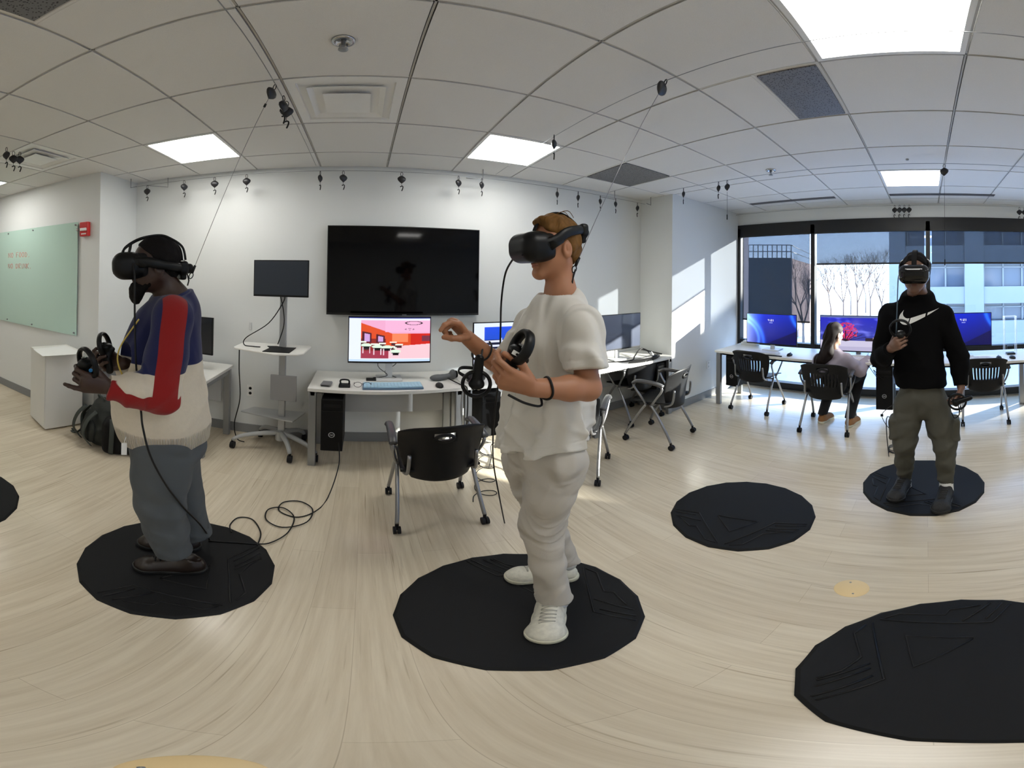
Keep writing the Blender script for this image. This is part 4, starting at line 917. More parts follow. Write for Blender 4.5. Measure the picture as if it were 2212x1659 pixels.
t = thing('acrylic_stand', 'clear acrylic stand at the right edge of the window desk', 'stand', (4.12, -.985, .735), -PI / 2)
M_ACR = mat('clear_acrylic', (.9, .95, 1), .03, spec=.5); M_ACR.node_tree.nodes['Principled BSDF'].inputs['Alpha'].default_value = .28
m = MB(); m.bb((-.075, 0, 0), (-.065, .09, .46)); m.bb((.065, 0, 0), (.075, .09, .46)); m.bb((-.075, 0, .45), (.075, .09, .46)); m.build('clear_frame', M_ACR, t); m = MB(); m.bb((-.04, .01, .06), (.04, .05, .10)); m.bb((-.05, -.03, 0), (.05, .06, .02)); m.build('dark_base', M_BLACK, t, bevel=.004)
# coiled tether cables on the floor
def coil(label, pts, r=.0042, n=10): m = MB(); m.tube(spline(pts, n), r, 6); return tag(m.build('tether_cable', M_CABLE), label, 'cable')
def loop(c, r, a0, turns, n=14, dz=.0, sq=1): return [(c[0] + r * math.cos(a0 + 2 * PI * turns * k / n), c[1] + sq * r * math.sin(a0 + 2 * PI * turns * k / n), .006 + dz * k / n) for k in range(n + 1)]
c1, c2, c3 = atz(655, 1110), atz(617, 1118), atz(530, 1142)
pts = [(-.16, 2.64, .30), (-.15, 2.60, .12), tuple(atz(708, 1075, .006)), tuple(atz(680, 1105, .006)), tuple(atz(640, 1117, .006)), tuple(atz(603, 1103, .006)), tuple(atz(612, 1085, .008)), tuple(atz(648, 1083, .010)), tuple(atz(675, 1100, .012)), tuple(atz(662, 1128, .012)), tuple(atz(610, 1139, .010)), tuple(atz(575, 1122, .010)), tuple(atz(580, 1100, .012)), tuple(atz(612, 1097, .014)), tuple(atz(635, 1117, .014)), tuple(atz(622, 1150, .012)), tuple(atz(585, 1172, .01)), tuple(atz(555, 1175, .017)), tuple(atz(510, 1172, .019)), tuple(atz(450, 1168, .019))]
coil('black tether cable coiled on the floor between the round mat and the television desk', pts, n=6)
pts = [tuple(atz(556, 1178, .017)), tuple(atz(563, 1150, .008)), tuple(atz(545, 1122, .006)), tuple(atz(515, 1118, .006)), tuple(atz(497, 1134, .006)), tuple(atz(500, 1150, .017))]
coil('small black cable loop on the floor at the rim of the mat', pts, n=6)
# ================================================================= outside the windows (the room is one storey up)
GZ = -3.6
M_GROUND = mat('snowy_asphalt', (.55, .58, .62), .8, var=(.12, .35)); M_CLAD = mat('dark_cladding', (.06, .075, .09), .7, var=(.5, .08)); M_PINK = mat('pale_brick_pink', (.34, .25, .23), .8, bump=(40, .3, .01)); M_CONC = mat('pale_concrete', (.30, .33, .345), .8, var=(.6, .08))
M_DGLASS = mat('far_glass', (.10, .14, .20), .1, spec=.6)
mb = MB(); mb.bb((6, -60, GZ - .1), (90, 60, GZ)); tag(mb.build('outside_ground', M_GROUND), 'snow-dusted pavement outside, below the windows', 'ground')
t = thing('office_building', 'dark flat-roofed building outside the left window, pale brick side wall', 'building', (24, 8, GZ))
ub = lambda x, y, d: at(x, y, d)
def colw(px, d): p = at(px, 593, d); return p[0], p[1]
x0, y0 = colw(1617, 30); x1, y1 = colw(1709, 30); x2, y2 = colw(1760, 44); x3, y3 = colw(1640, 46)
top = 1.627 + 30 * math.tan((602 - 553) / KPX) - GZ
def quadprism(name, P, z0, z1, mt, parent):
    m = MB(); Pl = [(a - parent.location.x, b - parent.location.y) for a, b in P]; m.prism(Pl[::-1], z0, z1); return m.build(name, mt, parent)
quadprism('brick_wing', [(x0, y0), (x1, y1), (x2, y2), (x3, y3)], 0, top - .02, M_PINK, t)
dx, dy = (x1 - x0), (y1 - y0); nrm = np.array([dy, -dx]) / math.hypot(dx, dy); nrm = -nrm if nrm @ np.array([x0, y0]) > 0 else nrm
quadprism('dark_facade', [(x0 + nrm[0] * .3, y0 + nrm[1] * .3), (x1 + nrm[0] * .3, y1 + nrm[1] * .3), (x1, y1), (x0, y0)], 0, top, M_CLAD, t)
m = MB(); n = 9
for k in range(n + 1):
    a = k / n; xx, yy = x0 + dx * a - t.location.x, y0 + dy * a - t.location.y; m.cyl((xx, yy, top), (xx, yy, top + 1.1), .05, 6)
for z in (top + .55, top + 1.1): m.tube([(x0 - t.location.x, y0 - t.location.y, z), (x1 - t.location.x, y1 - t.location.y, z), (x2 - t.location.x, y2 - t.location.y, z)], .04, 6)
m.build('roof_railing', M_STEEL, t)
t = thing('brick_building', 'strip of pinkish brick wall at the left edge of the left window', 'building', (12, 8, GZ))
x0, y0 = colw(1580, 14); x1, y1 = colw(1617, 14); x2, y2 = colw(1617, 20); x3, y3 = colw(1585, 20)
quadprism('wall', [(x0, y0), (x1, y1), (x2, y2), (x3, y3)], 0, 12, mat('salmon_brick', (.85, .60, .50), .8, bump=(30, .3, .01)), t); m = MB(); m.bb((-.1, -.1, 11.9), (.1, .1, 12.1)); 
# pale office block with ribbon windows to the right
t = thing('office_building', 'long pale concrete building with rows of windows outside the middle and right windows', 'building', (26, -2, GZ))
a0 = np.array(colw(1922, 27)); a1 = np.array(colw(2240, 27)); tdir = unit(a1 - a0); nrm = np.array([tdir[1], -tdir[0]]); nrm = nrm if nrm @ a0 < 0 else -nrm
o3 = A((26, -2)); L_ = np.linalg.norm(a1 - a0) + 9
def fp(u, dn): q = a0 + tdir * u + nrm * dn - o3; return (q[0], q[1])
def fbox(m, u0, u1, z0, z1, d0, d1, mi=0): m.prism([fp(u0, d0), fp(u1, d0), fp(u1, d1), fp(u0, d1)], z0, z1, mi)
m = MB()
floors = [(0, 2.2), (3.5, 4.75), (6.5, 7.8), (9.6, 14)]
for z0, z1 in floors: fbox(m, 0, L_, z0, z1, -.3, .1)
for u0, u1 in ((0, 1.2), (5.6, 7.0), (12.8, 14.4), (L_ - 1, L_)): fbox(m, u0, u1, 0, 14, -.3, .22)
fbox(m, 0, L_, 0, 14, -8, -1.0); m.build('wall', M_CONC, t)
for (z0, z1) in ((2.2, 3.5), (4.75, 6.5), (7.8, 9.6)):
    for (u0, u1) in ((1.2, 5.6), (7.0, 12.8), (14.4, L_ - 1)):
        m = MB(); fbox(m, u0, u1, z0, z1, -.9, -.8); fr = m.build('window', M_DGLASS, t); m = MB(); k = u0
        while k < u1: fbox(m, k, k + .12, z0, z1, -.8, -.6); k += 1.45
        fbox(m, u0, u1, z1 - .35, z1 - .25, -.8, -.6); m.build('mullions', M_CONC, fr)
# added slab on posts outside the view, blocks low sun from a window band
t = thing('sun_blocker', 'concrete slab on posts, added out of view to shade the windows from low sun', 'bridge', (16.5, -17, GZ))
m = MB(); m.bb((-.5, -9, 5.05 - GZ), (.5, 8, 5.75 - GZ)); m.build('blocker_slab', M_CONC, t); m = MB(); m.bb((-.4, 7.2, 0), (.4, 8, 5.05 - GZ)); m.build('pier', M_CONC, t); m = MB(); m.bb((-.4, -9, 0), (.4, -8.2, 5.05 - GZ)); m.build('pier', M_CONC, t)
# street wall, kerbs, paths
m = MB(); c = at(1850, 668, 34)
for q in range(26):
    p = at(1775 + q * 6, 662, 34); m.bb((p[0] - .05, p[1] - .05, GZ), (p[0] + .05, p[1] + .05, GZ + 1.5))
pA, pB = at(1770, 662, 34), at(1930, 662, 34); m.tube([(pA[0], pA[1], GZ + 1.45), (pB[0], pB[1], GZ + 1.45)], .05, 6); m.tube([(pA[0], pA[1], GZ + .4), (pB[0], pB[1], GZ + .4)], .05, 6)
tag(m.build('street_fence', mat('fence_red', (.45, .33, .33), .7)), 'low picket fence along the street outside the middle window', 'fence')
m = MB(); pA, pB = at(1640, 800, 10), at(2212, 800, 12); m.tube([(pA[0], pA[1], GZ + .06), ((pA[0] + pB[0]) / 2 + 2, (pA[1] + pB[1]) / 2, GZ + .06), (pB[0], pB[1], GZ + .06)], .12, 6); tag(m.build('kerb', M_CONC), 'pale kerb line outside below the windows', 'kerb')
# bare trees
M_BARK = mat('bare_bark', (.16, .13, .11), .9)
def bare_tree(label, base, h, spread, seed, depth=6, r0=.11):
    r = random.Random(seed); segs = []
    def grow(p, d, L, rad, n):
        q = p + d * L; segs.append((p, q, rad, rad * .7))
        if n == 0: return
        for _ in range(3 if n > depth - 2 else r.choice((2, 3))):
            ax = Vector((r.uniform(-1, 1), r.uniform(-1, 1), r.uniform(-.25, .9))); nd = (d + ax * spread).normalized(); grow(q, nd, L * r.uniform(.62, .82), rad * .62, n - 1)
    grow(Vector((0, 0, 0)), Vector((0, 0, 1)), h * .30, r0, depth)
    t = thing('bare_tree', label, 'tree', base, 0, 'leafless trees outside'); tr = MB(); br = MB()
    for k, (p, q, a, b) in enumerate(segs): (tr if k == 0 else br).tube([p, q], [a, b], 5 if a > .02 else 3, caps=False)
    tr.build('trunk', M_BARK, t); br.build('branches', M_BARK, t); return t
for q, (px, d, h, sd) in enumerate(((1735, 26, 6.6, 3), (1795, 38, 7.5, 5), (1822, 44, 8.5, 8), (1852, 40, 9.0, 11), (1880, 46, 9.5, 12), (1905, 42, 8.0, 17), (1838, 55, 9.5, 21), (1870, 58, 10, 25))):
    p = at(px, 600, d); bare_tree(['bare tree in front of the pale brick side wall', 'leftmost bare tree outside the middle window', 'second bare tree outside the middle window', 'third bare tree outside the middle window', 'fourth bare tree outside the middle window', 'bare tree beside the long pale building', 'far bare tree behind the middle ones, left', 'far bare tree behind the middle ones, right'][q], (p[0], p[1], GZ), h, .62, sd, depth=6 if q < 6 else 5, r0=.12)

# ================================================================= people
def frame(fwd, pitch=0., roll=0.):
    """columns forward, left, up; pitch > 0 looks down"""
    f = unit((fwd[0], fwd[1], 0)); l = np.array([-f[1], f[0], 0]); u = np.array([0, 0, 1.])
    f2 = f * math.cos(pitch) - u * math.sin(pitch); u2 = u * math.cos(pitch) + f * math.sin(pitch)
    l3 = l * math.cos(roll) + u2 * math.sin(roll); u3 = u2 * math.cos(roll) - l * math.sin(roll)
    return np.stack([f2, l3, u3], 1)
def head(F, C, R, s=1., neck=None, rn=.056, jaw=1.0):
    P = lambda x, y, z: C + R @ (A((x, y, z)) * s)
    E = lambda c, r, k=.02, mode='u': F.ell(P(*c), A(r) * s, R, k * s, mode)
    E((-.012, 0, .035), (.098, .077, .090)); E((.03, 0, 0), (.062, .064, .08), .03); E((.025, 0, -.055), (.060, .054 * jaw, .060), .03)
    for y in (1, -1):
        F.cone(P(-.005, y * .052 * jaw, -.045), P(.070, y * .012, -.100), .022 * s, .018 * s, .03 * s)
        E((.062, y * .036, -.030), (.026, .022, .022), .02)
        E((.100, y * .012, -.036), (.012, .009, .008), .006)
        F.cone(P(.084, y * .046, .016), P(.090, y * .010, .018), .007 * s, .008 * s, .015 * s)
        E((.096, y * .032, -.002), (.012, .018, .010), .010, 's'); E((.076, y * .031, -.002), (.013, .013, .013), .003)
        E((-.011, y * .079, -.011), (.022, .0095, .034), .005); E((-.008, y * .090, -.006), (.0145, .008, .023), .002, 's'); E((-.010, y * .081, -.002), (.006, .006, .013), .003); E((.006, y * .079, -.014), (.005, .006, .008), .004)
    E((.078, 0, -.100), (.020, .025, .018), .02)
    F.cone(P(.090, 0, .006), P(.110, 0, -.031), .008 * s, .012 * s, .012 * s)
    E((.094, 0, -.0605), (.010, .024, .0065), .005); E((.092, 0, -.0725), (.010, .021, .0072), .005)
    if neck is not None: F.cone(P(-.022, 0, -.05), neck, rn * s, rn * s * 1.06, .03 * s)
    return P
def lips_attr(C, R, s):
    def f(V):
        q = ((V - C) @ R) / s; w = 1 - (q[:, 1] / .024) ** 2
        return np.minimum(.0075 * w - np.abs(q[:, 2] + .0665), q[:, 0] - .090)
    return f
FINGER_OFF = (.030, .010, -.010, -.029); FBASE = (.088, .093, .089, .080); FLEN = (1., 1.1, 1.02, .8)
def hand(F, W, D, Nn, T, s=1., curls=((20, 40, 30),) * 4, thumb=((.6, .65, .45), (.9, .2, .45), (1, 0, .4)), spread=.06):
    """wrist, direction to the knuckles, palm-facing normal, thumb side; curls in degrees at the three joints of index to little finger"""
    D = unit(D); Nn = A(Nn); Nn = unit(Nn - (Nn @ D) * D); T = A(T); T = unit(T - (T @ D) * D - (T @ Nn) * Nn)
    F.cone(W - D * .01, W + D * .070 * s, .024 * s, .033 * s, .012, sq=(Nn, 1.75)); tips = []
    for i in range(4):
        b = W + D * FBASE[i] * s + T * FINGER_OFF[i] * s
        F.cone(W + D * .02 * s + T * FINGER_OFF[i] * .6 * s, b, .0125 * s, .0110 * s, .008)
        d0 = unit(D + T * spread * (1.5 - i) * .6); a = 0; p = b
        for j, L in enumerate((.043, .026, .021)):
            a += math.radians(curls[i][j]); d = d0 * math.cos(a) + Nn * math.sin(a); q = p + d * L * FLEN[i] * s
            F.cone(p, q, (.0094, .0084, .0076)[j] * s, (.0086, .0078, .0066)[j] * s, .0035); p = q
        tips.append(p)
    p = W + D * .022 * s + T * .022 * s + Nn * .006
    for j, (L, r0, r1) in enumerate(((.046, .015, .0115), (.033, .0112, .0098), (.026, .0098, .0078))):
        v = thumb[j]; d = unit(D * v[0] + T * v[1] + Nn * v[2]); q = p + d * L * s; F.cone(p, q, r0 * s, r1 * s, .006); p = q
    tips.append(p); return tips
def shoe(person, toe, heel, w, mu, ms, z0=.015, lace=None, hi=.095, name='shoe'):
    toe, heel = A(toe), A(heel); toe[2] = heel[2] = z0; L = np.linalg.norm(toe - heel); f = (toe - heel) / L; l = np.array([-f[1], f[0], 0]); R = np.stack([f, l, [0, 0, 1]], 1)
    P = lambda x, y, z: heel + R @ A((x * L, y * w, z))
    t = bpy.data.objects.new(name, None)
    F = Field(); F.cone(P(.16, 0, .045), P(.34, 0, .042), w * .36, w * .37, .02); F.cone(P(.34, 0, .036), P(.76, .02, .030), w * .40, w * .45, .03); F.ell(P(.80, .0, .024), (L * .19, w * .46, .034), R, .03)
    F.cone(P(.20, 0, .05), P(.23, 0, hi), w * .36, w * .33, .03); F.cone(P(.28, 0, hi * .88), P(.62, 0, .052), w * .27, w * .28, .03)
    F.ell(P(.20, 0, hi + .015), (L * .15, w * .28, .03), R, .006, 's'); F.cut(P(0, 0, .012), (0, 0, -1))
    up = skinmesh(name, net(F, .0055), mu, person); G_ = F
    def drop(x, y):
        z = .2
        while z > .02:
            p = P(x, y, z); e = G_.eval(p[None])[0]
            if e < .001: break
            z -= max(e * .7, .001)
        return tuple(P(x, y, z + .001))
    F = Field(); 
    F.cone(P(.15, 0, .016), P(.45, 0, .016), w * .42, w * .41, .03, sq=None); F.cone(P(.45, 0, .016), P(.78, .01, .018), w * .41, w * .50, .03); F.ell(P(.80, .01, .018), (L * .21, w * .52, .05), R, .02)
    F.cut(P(0, 0, .028), (0, 0, 1)); F.cut(P(0, 0, .0), (0, 0, -1)); skinmesh('sole', net(F, .0055), ms, up)
    if lace is not None:
        m = MB()
        for k in range(5):
            x = .42 + .065 * k; m.tube([drop(x + .02 * math.cos(y * 5), y) for y in (-.21, -.12, 0, .12, .21)], .0036, 5); m.tube([drop(x + .035 - y * .12, y) for y in (-.2, -.1, 0, .1, .2)], .0030, 5)
        m.build('laces', lace, up, world=True)
    return up
def ribs(V, p, amp): return amp * np.sin(p)
def person(label, loc): return thing('person', label, 'person', loc)
# ---------------------------------------------------------------- the young man in white
SK2 = attr_mat('skin_light', (.37, .165, .085), [('lips', (.32, .115, .08))], rough=.5, bump=(260, .12, .001), sss=.08, var=(9, .12))
M_TEE = wrinkle(mat('white_cotton', (.64, .62, .575), .9, bump=(160, .15, .002)), 4.2, .034, (1.6, 1.6, .5))
M_TROU = wrinkle(mat('light_trousers', (.48, .45, .405), .9, bump=(160, .2, .002)), 5, .030, (.9, .9, 1.0))
M_SNEAK = mat('worn_white_leather', (.66, .64, .55), .55, var=(55, .28), bump=(60, .4, .003)); M_SOLE = mat('cream_sole', (.60, .58, .46), .6, var=(40, .15)); M_LACE = mat('grey_lace', (.42, .41, .36), .8)
p2 = person('young person in white t-shirt, pale trousers and white trainers, pointing left', (.62, 1.12, .014))
HC2 = at(1197, 536, 1.27); HR2 = frame((-1, -.03, 0), .06); s2 = .875
N2 = at(1211, 634, 1.28); SL, SR = at(1257, 692, 1.13), at(1147, 692, 1.45)
EL, WL = at(1270, 838, 1.07), at(1150, 838, .955); ER, WR = at(1092, 800, 1.40), at(1008, 728, 1.24)
HL, HR_ = at(1208, 985, 1.205), at(1140, 985, 1.36); KL, KR = at(1170, 1130, 1.235), at(1175, 1105, 1.43); AL, AR = at(1196, 1286, 1.215), at(1216, 1204, 1.47)
F2 = unit((-.99, -.12, 0)); L2 = np.array([.12, -.99, 0]); UP = np.array([0, 0, 1.])
B = Field()
P2h = head(B, HC2, HR2, s2, N2, .054)
mid = (SL + SR) / 2; pel = (HL + HR_) / 2
B.cone(N2, N2 + (mid - N2) * .8, .054, .05, .03); B.cone(mid - UP * .12, pel + UP * .16, .110, .092, .05, sq=(F2, 1.25)); B.cone(mid + (SL - mid) * .2 - UP * .05, SL - UP * .03, .045, .036, .04); B.cone(mid + (SR - mid) * .2 - UP * .05, SR - UP * .03, .045, .036, .04)
B.ell(pel + UP * .0, (.085, .125, .08), np.stack([F2, L2, UP], 1), .05)
B.chain([SL - UP * .03, EL], [.034, .039], .03); B.chain([EL, EL + (WL - EL) * .35, WL], [.038, .037, .0255], .02); B.chain([SR - UP * .03, ER], [.034, .039], .03); B.chain([ER, ER + (WR - ER) * .35, WR], [.038, .036, .0255], .02)
B.chain([HL, KL, AL], [.07, .048, .034], .03); B.chain([HR_, KR, AR], [.07, .048, .034], .03); B.chain([AL, AL - UP * .06, AL + (atz(1180, 1362, .04) - AL) * .6], [.034, .028, .018], .01); B.chain([AR, AR - UP * .06, AR + (atz(1110, 1246, .04) - AR) * .5], [.034, .028, .018], .01)
view = unit(WL * (1, 1, 0)); DL = at(1062, 806, .91) - WL
hl_tips = hand(B, WL, DL, view * .85 + UP * .35, UP * .9 - view * .2, .98, ((30, 48, 40), (48, 58, 45), (58, 62, 45), (62, 62, 45)), ((.75, .45, .35), (1, .10, .40), (1, -.1, .3)))
viewR = unit(WR * (1, 1, 0)); DR = at(972, 686, 1.18) - WR
hr_tips = hand(B, WR, DR, np.array([-.55, -.15, -.75]), -viewR * .8 - UP * .2, .98, ((28, 32, 34), (72, 85, 50), (82, 88, 50), (88, 85, 50)), ((.7, .35, .6), (.75, -.15, .6), (.55, -.6, .45)))
hbox = lambda c, r, q: (A(c) - r, A(c) + r, q)
fine = [(HC2 - (.15, .13, .15), HC2 + (.13, .13, .14), .0042), (np.minimum(WL, WL + unit(DL) * .2) - .05, np.maximum(WL, WL + unit(DL) * .2) + .07, .0034), (np.minimum(WR, WR + unit(DR) * .2) - .055, np.maximum(WR, WR + unit(DR) * .2) + .06, .0034)]
skinmesh('body', nets(B, .009, fine), SK2, p2, {'lips': lips_attr(HC2, HR2, s2)})
def hair(name, par, C, R, s, m, p0=(0, 0, .005), n=(.75, 0, -.66), grow=1., low=-.075, res=.0045, amp=.003, extra=None):
    F = Field(); P = lambda x, y, z: C + R @ (A((x, y, z)) * s)
    F.ell(P(-.014, 0, .040), A((.107, .083, .097)) * s * grow, R, .02); F.ell(P(-.045, 0, -.01), A((.066, .070, .075)) * s * grow, R, .03)
    if extra: extra(F, P)
    F.disp = lambda V: amp * np.sin(90 * ((V - C) @ R)[:, 1] + 30 * ((V - C) @ R)[:, 0] + 2 * np.sin(60 * ((V - C) @ R)[:, 2])) + amp * .7 * np.sin(150 * ((V - C) @ R)[:, 0] + 60 * ((V - C) @ R)[:, 1])
    F.cut(P(*p0), R @ A(n), .008); F.cut(P(0, 0, low), -R[:, 2], .008)
    for y in (1, -1): F.ell(P(-.010, y * .086, -.014), A((.024, .022, .034)) * s, R, .006, 's')
    return skinmesh(name, net(F, res), m, par)
M_HAIR2 = mat('sandy_brown_hair', (.145, .070, .018), .65, spec=.15, var=(70, .55, (.4, 3, .4)), bump=(110, .8, .004, (.3, 2.5, .3)))
def tuft(F, P):
    F.ell(P(.015, .0, .106), (.06, .055, .022), None, .02)
hair('hair', p2, HC2, HR2, s2, M_HAIR2, extra=tuft)
m = MB()
for k in range(7):
    a = random.uniform(-.8, .8); b = P2h(-.01 + .05 * random.random(), .05 * a, .128); e_ = P2h(-.03 - .02 * random.random(), .06 * a + .01, .146 + .010 * random.random()); c_ = P2h(-.065, .07 * a, .120)
    m.tube(bez(b, e_, e_, c_, 6), .0013, 4)
m.build('loose_strands', M_HAIR2, p2, world=True)
# t-shirt
hemc = at(1170, 952, 1.29)
def rid(t, p=2): return np.exp(-(.6 + p * .8) * np.sin(t) ** 2)
TF = Field()
TF.cone(mid - UP * .085, pel + UP * .05 + F2 * .01, .150, .163, .07, sq=(F2, 1.16)); TF.cone(mid - UP * .10 - F2 * .015, mid - UP * .30, .135, .13, .05)
for S_, s_ in ((SL, 1), (SR, -1)):
    TF.cone(N2 - UP * .06, S_ - UP * .014, .080, .056, .05)
slL = SL + (EL - SL) * .76; slR = SR + (ER - SR) * .80
TF.cone(N2 - UP * .045, mid - UP * .06, .070, .09, .04)
dL = unit(EL - SL); dR = unit(ER - SR); hemn = unit(-UP + L2 * .22)
TF.cut(hemc + UP * .004, hemn, .004)
TF.cone(N2 - UP * .05, N2 + (HC2 - N2) * .8, .0575, .064, .004, mode='s'); TF.cut(N2 - UP * .014 + F2 * .02, UP * .9 + F2 * .45, .006, N2 + UP * .10, .13)
def fold2(V):
    q = V - mid; a = q @ L2; f = q @ F2; z = q[:, 2]
    w = np.clip(-z / .3, 0, 1)
    t = -.012 * rid(a * 32 + 1.6 * np.sin(z * 7) + f * 12 + 4 * z, 3) * (.3 + w) - .008 * rid(a * 21 - z * 13 + f * 20 + 1, 4) * (.2 + w)
    t += -.009 * rid(z * 34 + a * 20 - f * 14, 4) * np.exp(-((z + .42) / .12) ** 2)
    hem = ((V - hemc) @ -hemn); t += np.where(np.abs(hem - .024) < .003, .0015, 0)
    return t
TF.disp = fold2
def merge(parts):
    Vs, Qs, o = [], [], 0
    for V, Q in parts: Vs.append(V); Qs.append(Q + o); o += len(V)
    return np.concatenate(Vs), np.concatenate(Qs)
shirt = [net(TF, .0056)]
for S_, e_, sl_, d_, r1 in ((SL, EL, slL, dL, .067), (SR, ER, slR, dR, .066)):
    G = Field(); inn = unit(mid - S_); G.cone(S_ + inn * .03 - UP * .016, S_ - UP * .018, .052, .052, .04); G.cone(S_ - UP * .018, sl_, .053, r1, .05); G.cone(S_ + inn * .035 - UP * .07, S_ + d_ * .13 + inn * .01, .05, .05, .04)
    G.cut(sl_ - d_ * .012, d_, .003); G.cone(sl_ - d_ * .05, sl_ + d_ * .05, r1 - .017, r1 - .013, .003, mode='s')
    G.disp = lambda V, S_=S_, d_=d_, sl_=sl_, r1=r1: -.009 * rid(((V - S_) @ d_) * 20 + ((V - S_) @ F2) * 16, 4) * np.exp(-((((V - S_) @ d_) - .12) / .08) ** 2) - .006 * rid(((V - S_) @ L2) * 22 + ((V - S_) @ F2) * 26, 4) + np.where(np.abs((sl_ - V) @ d_ - .034) < .003, .0014, 0)
    shirt.append(net(G, .0052))
skinmesh('t_shirt', merge(shirt), M_TEE, p2)
# trousers
TR = Field(); Rt = np.stack([F2, L2, UP], 1)
TR.ell(pel + UP * .02 - F2 * .01, (.118, .150, .13), Rt, .05)
TR.chain([HL - UP * .02, HL + (KL - HL) * .5, KL, KL + (AL - KL) * .5, AL + unit(AL - KL) * .035], [.094, .084, .070, .059, .054], .03)
TR.chain([HR_ - UP * .02, HR_ + (KR - HR_) * .5, KR, KR + (AR - KR) * .5, AR + unit(AR - KR) * .035], [.094, .084, .070, .059, .054], .03)
for a_, k_ in ((AL, KL), (AR, KR)):
    d_ = unit(a_ - k_); TR.cut(a_ + d_ * .034, d_, .004, a_ + d_ * .10, .115); TR.cone(a_ - d_ * .0, a_ + d_ * .07, .038, .044, .004, mode='s')
TR.cone(pel + UP * .06, pel + UP * .16, .128, .122, .03, sq=(F2, 1.15)); TR.cut(pel + UP * .17, UP, .004)
def fold3(V):
    q = V - pel; a = q @ L2; z = q[:, 2]; f = q @ F2
    kn = np.exp(-((V[:, 2] - KL[2]) / .13) ** 2) + 1.2 * np.exp(-((V[:, 2] - .16) / .09) ** 2) + .8 * np.exp(-((z + .07) / .07) ** 2)
    return -.0050 * kn * rid(z * 40 + 34 * a + 26 * f + 2.5 * np.sin(a * 30 + z * 9), 5) - .007 * rid(a * 24 + z * 6 + f * 16, 4)
TR.disp = fold3
skinmesh('trousers', net(TR, .0066), M_TROU, p2)
t_ = atz(1173, 1392, .015)
dd_ = (AL - t_) * (1, 1, 0) + L2 * -.012; shoe(p2, t_, t_ + unit(dd_) * .300, .118, M_SNEAK, M_SOLE, lace=M_LACE, hi=.115)
t_ = atz(1090, 1247, .015); shoe(p2, t_, t_ + unit((AR - t_) * (1, 1, 0)) * .30, .112, M_SNEAK, M_SOLE, lace=M_LACE, hi=.115)
for a_, k_ in ((AL, KL), (AR, KR)):
    d_ = unit(a_ - k_); m = MB(); m.tube([tuple(a_ - d_ * .03), tuple(a_ + d_ * .035), tuple(a_ + d_ * .075)], [.044, .044, .043], 18); m.build('sock', M_WHITEP, p2, world=True)
# ---------------------------------------------------------------- head-worn displays and hand controllers
M_HMD = mat('headset_black', (.003, .0033, .0036), .42, spec=.25); M_HMDG = mat('headset_gloss', (.003, .003, .0035), .08, coat=.4, spec=.3); M_HMD2 = mat('headset_fabric', (.009, .009, .010), .8, spec=.2)
def headset(label, C, R, s, depth=.055, fx=.118, top=True, lens=False, loops=False, gloss=None, hs=1.0, knob=True, az=(.010, .024, .052, .066, .070)):
    t = thing('vr_headset', label, 'headset', C); P = lambda x, y, z: C + R @ (A((x, y, z)) * s)
    F = Field(); F.rbox(P(fx, 0, .004), A((depth, .090, .054 * hs)) * s, R, .044 * s * hs, .02); F.rbox(P(fx - depth * .4, 0, .0), A((depth, .080, .046)) * s, R, .03 * s, .03)
    F.cut(P(.035, 0, 0), -R[:, 0], .01); F.ell(P(.085, 0, -.058), A((.03, .022, .022)) * s, R, .01, 's'); skinmesh('visor', net(F, .005), gloss or M_HMD, t)
    F = Field(); F.rbox(P(.070, 0, .004), A((.040, .079, .050)) * s, R, .025 * s, .02); F.cut(P(.032, 0, 0), -R[:, 0], .01); skinmesh('face_gasket', net(F, .006), M_HMD2, t)
    m = MB()
    for y in (1, -1):
        m.tube(spline([tuple(P(*q)) for q in ((.095, y * .084, az[0]), (.045, y * .091, az[1]), (.0, y * .092, az[2]), (-.06, y * .078, az[3]), (-.112, y * .044, az[4]))], 7), [.0078 * s * (1.15 - .25 * abs(k / 28 - .3)) for k in range(29)], 10, flat=(tuple(R[:, 2]), 2.3))
        m.tube([tuple(P(.075, y * .089, az[0] - .006)), tuple(P(.025, y * .092, az[1] * .7 + az[2] * .3))], .0085 * s, 12, flat=(tuple(R[:, 2]), 2.4))
    m.build('side_arms', M_HMD, t, world=True)
    zc = az[4]; F = Field(); F.rbox(P(-.120, 0, zc), A((.020, .056, .028)) * s, R, .014 * s, .01); F.rbox(P(-.118, 0, zc - .028), A((.014, .045, .025)) * s, R, .01 * s, .01)
    if knob: F.cone(P(-.125, 0, zc - .004), P(-.150, 0, zc - .004), .026 * s, .023 * s, .008)
    skinmesh('rear_cradle', net(F, .005), M_HMD, t)
    m = MB()
    if top: m.tube(spline([tuple(P(*q)) for q in ((.095, 0, .052), (.07, 0, .10), (.02, 0, .136), (-.04, 0, .140), (-.10, 0, .105), (-.125, 0, .065))], 6), .0035 * s, 6, flat=(tuple(R[:, 1]), 4.5)); m.build('top_strap', M_HMD2, t, world=True)
    if loops:
        m = MB()
        for y in (1, -1):
            m.tube(spline([tuple(P(*q)) for q in ((.135, y * .055, .045), (.132, y * .06, .072), (.10, y * .05, .098), (.05, y * .03, .120), (-.02, y * .02, .130), (-.065, y * .02, .118), (-.118, y * .03, .078), (-.130, y * .035, .02))], 6), .0052 * s, 7)
            m.tube(spline([tuple(P(*q)) for q in ((.115, y * .055, .048), (.106, y * .06, .07), (.10, y * .05, .098))], 6), .004 * s, 7)
        m.build('support_loops', M_HMD, t, world=True)
    for y, z in ((.055, .028), (-.055, .028), (.06, -.022), (-.06, -.022)):
        m = MB(); a = P(fx + depth * .84, y * .8, z); m.cyl(tuple(a), tuple(a + R[:, 0] * .006 * s), .008 * s, 14); m.build('camera_lens', M_HMDG, t, world=True)
    return t
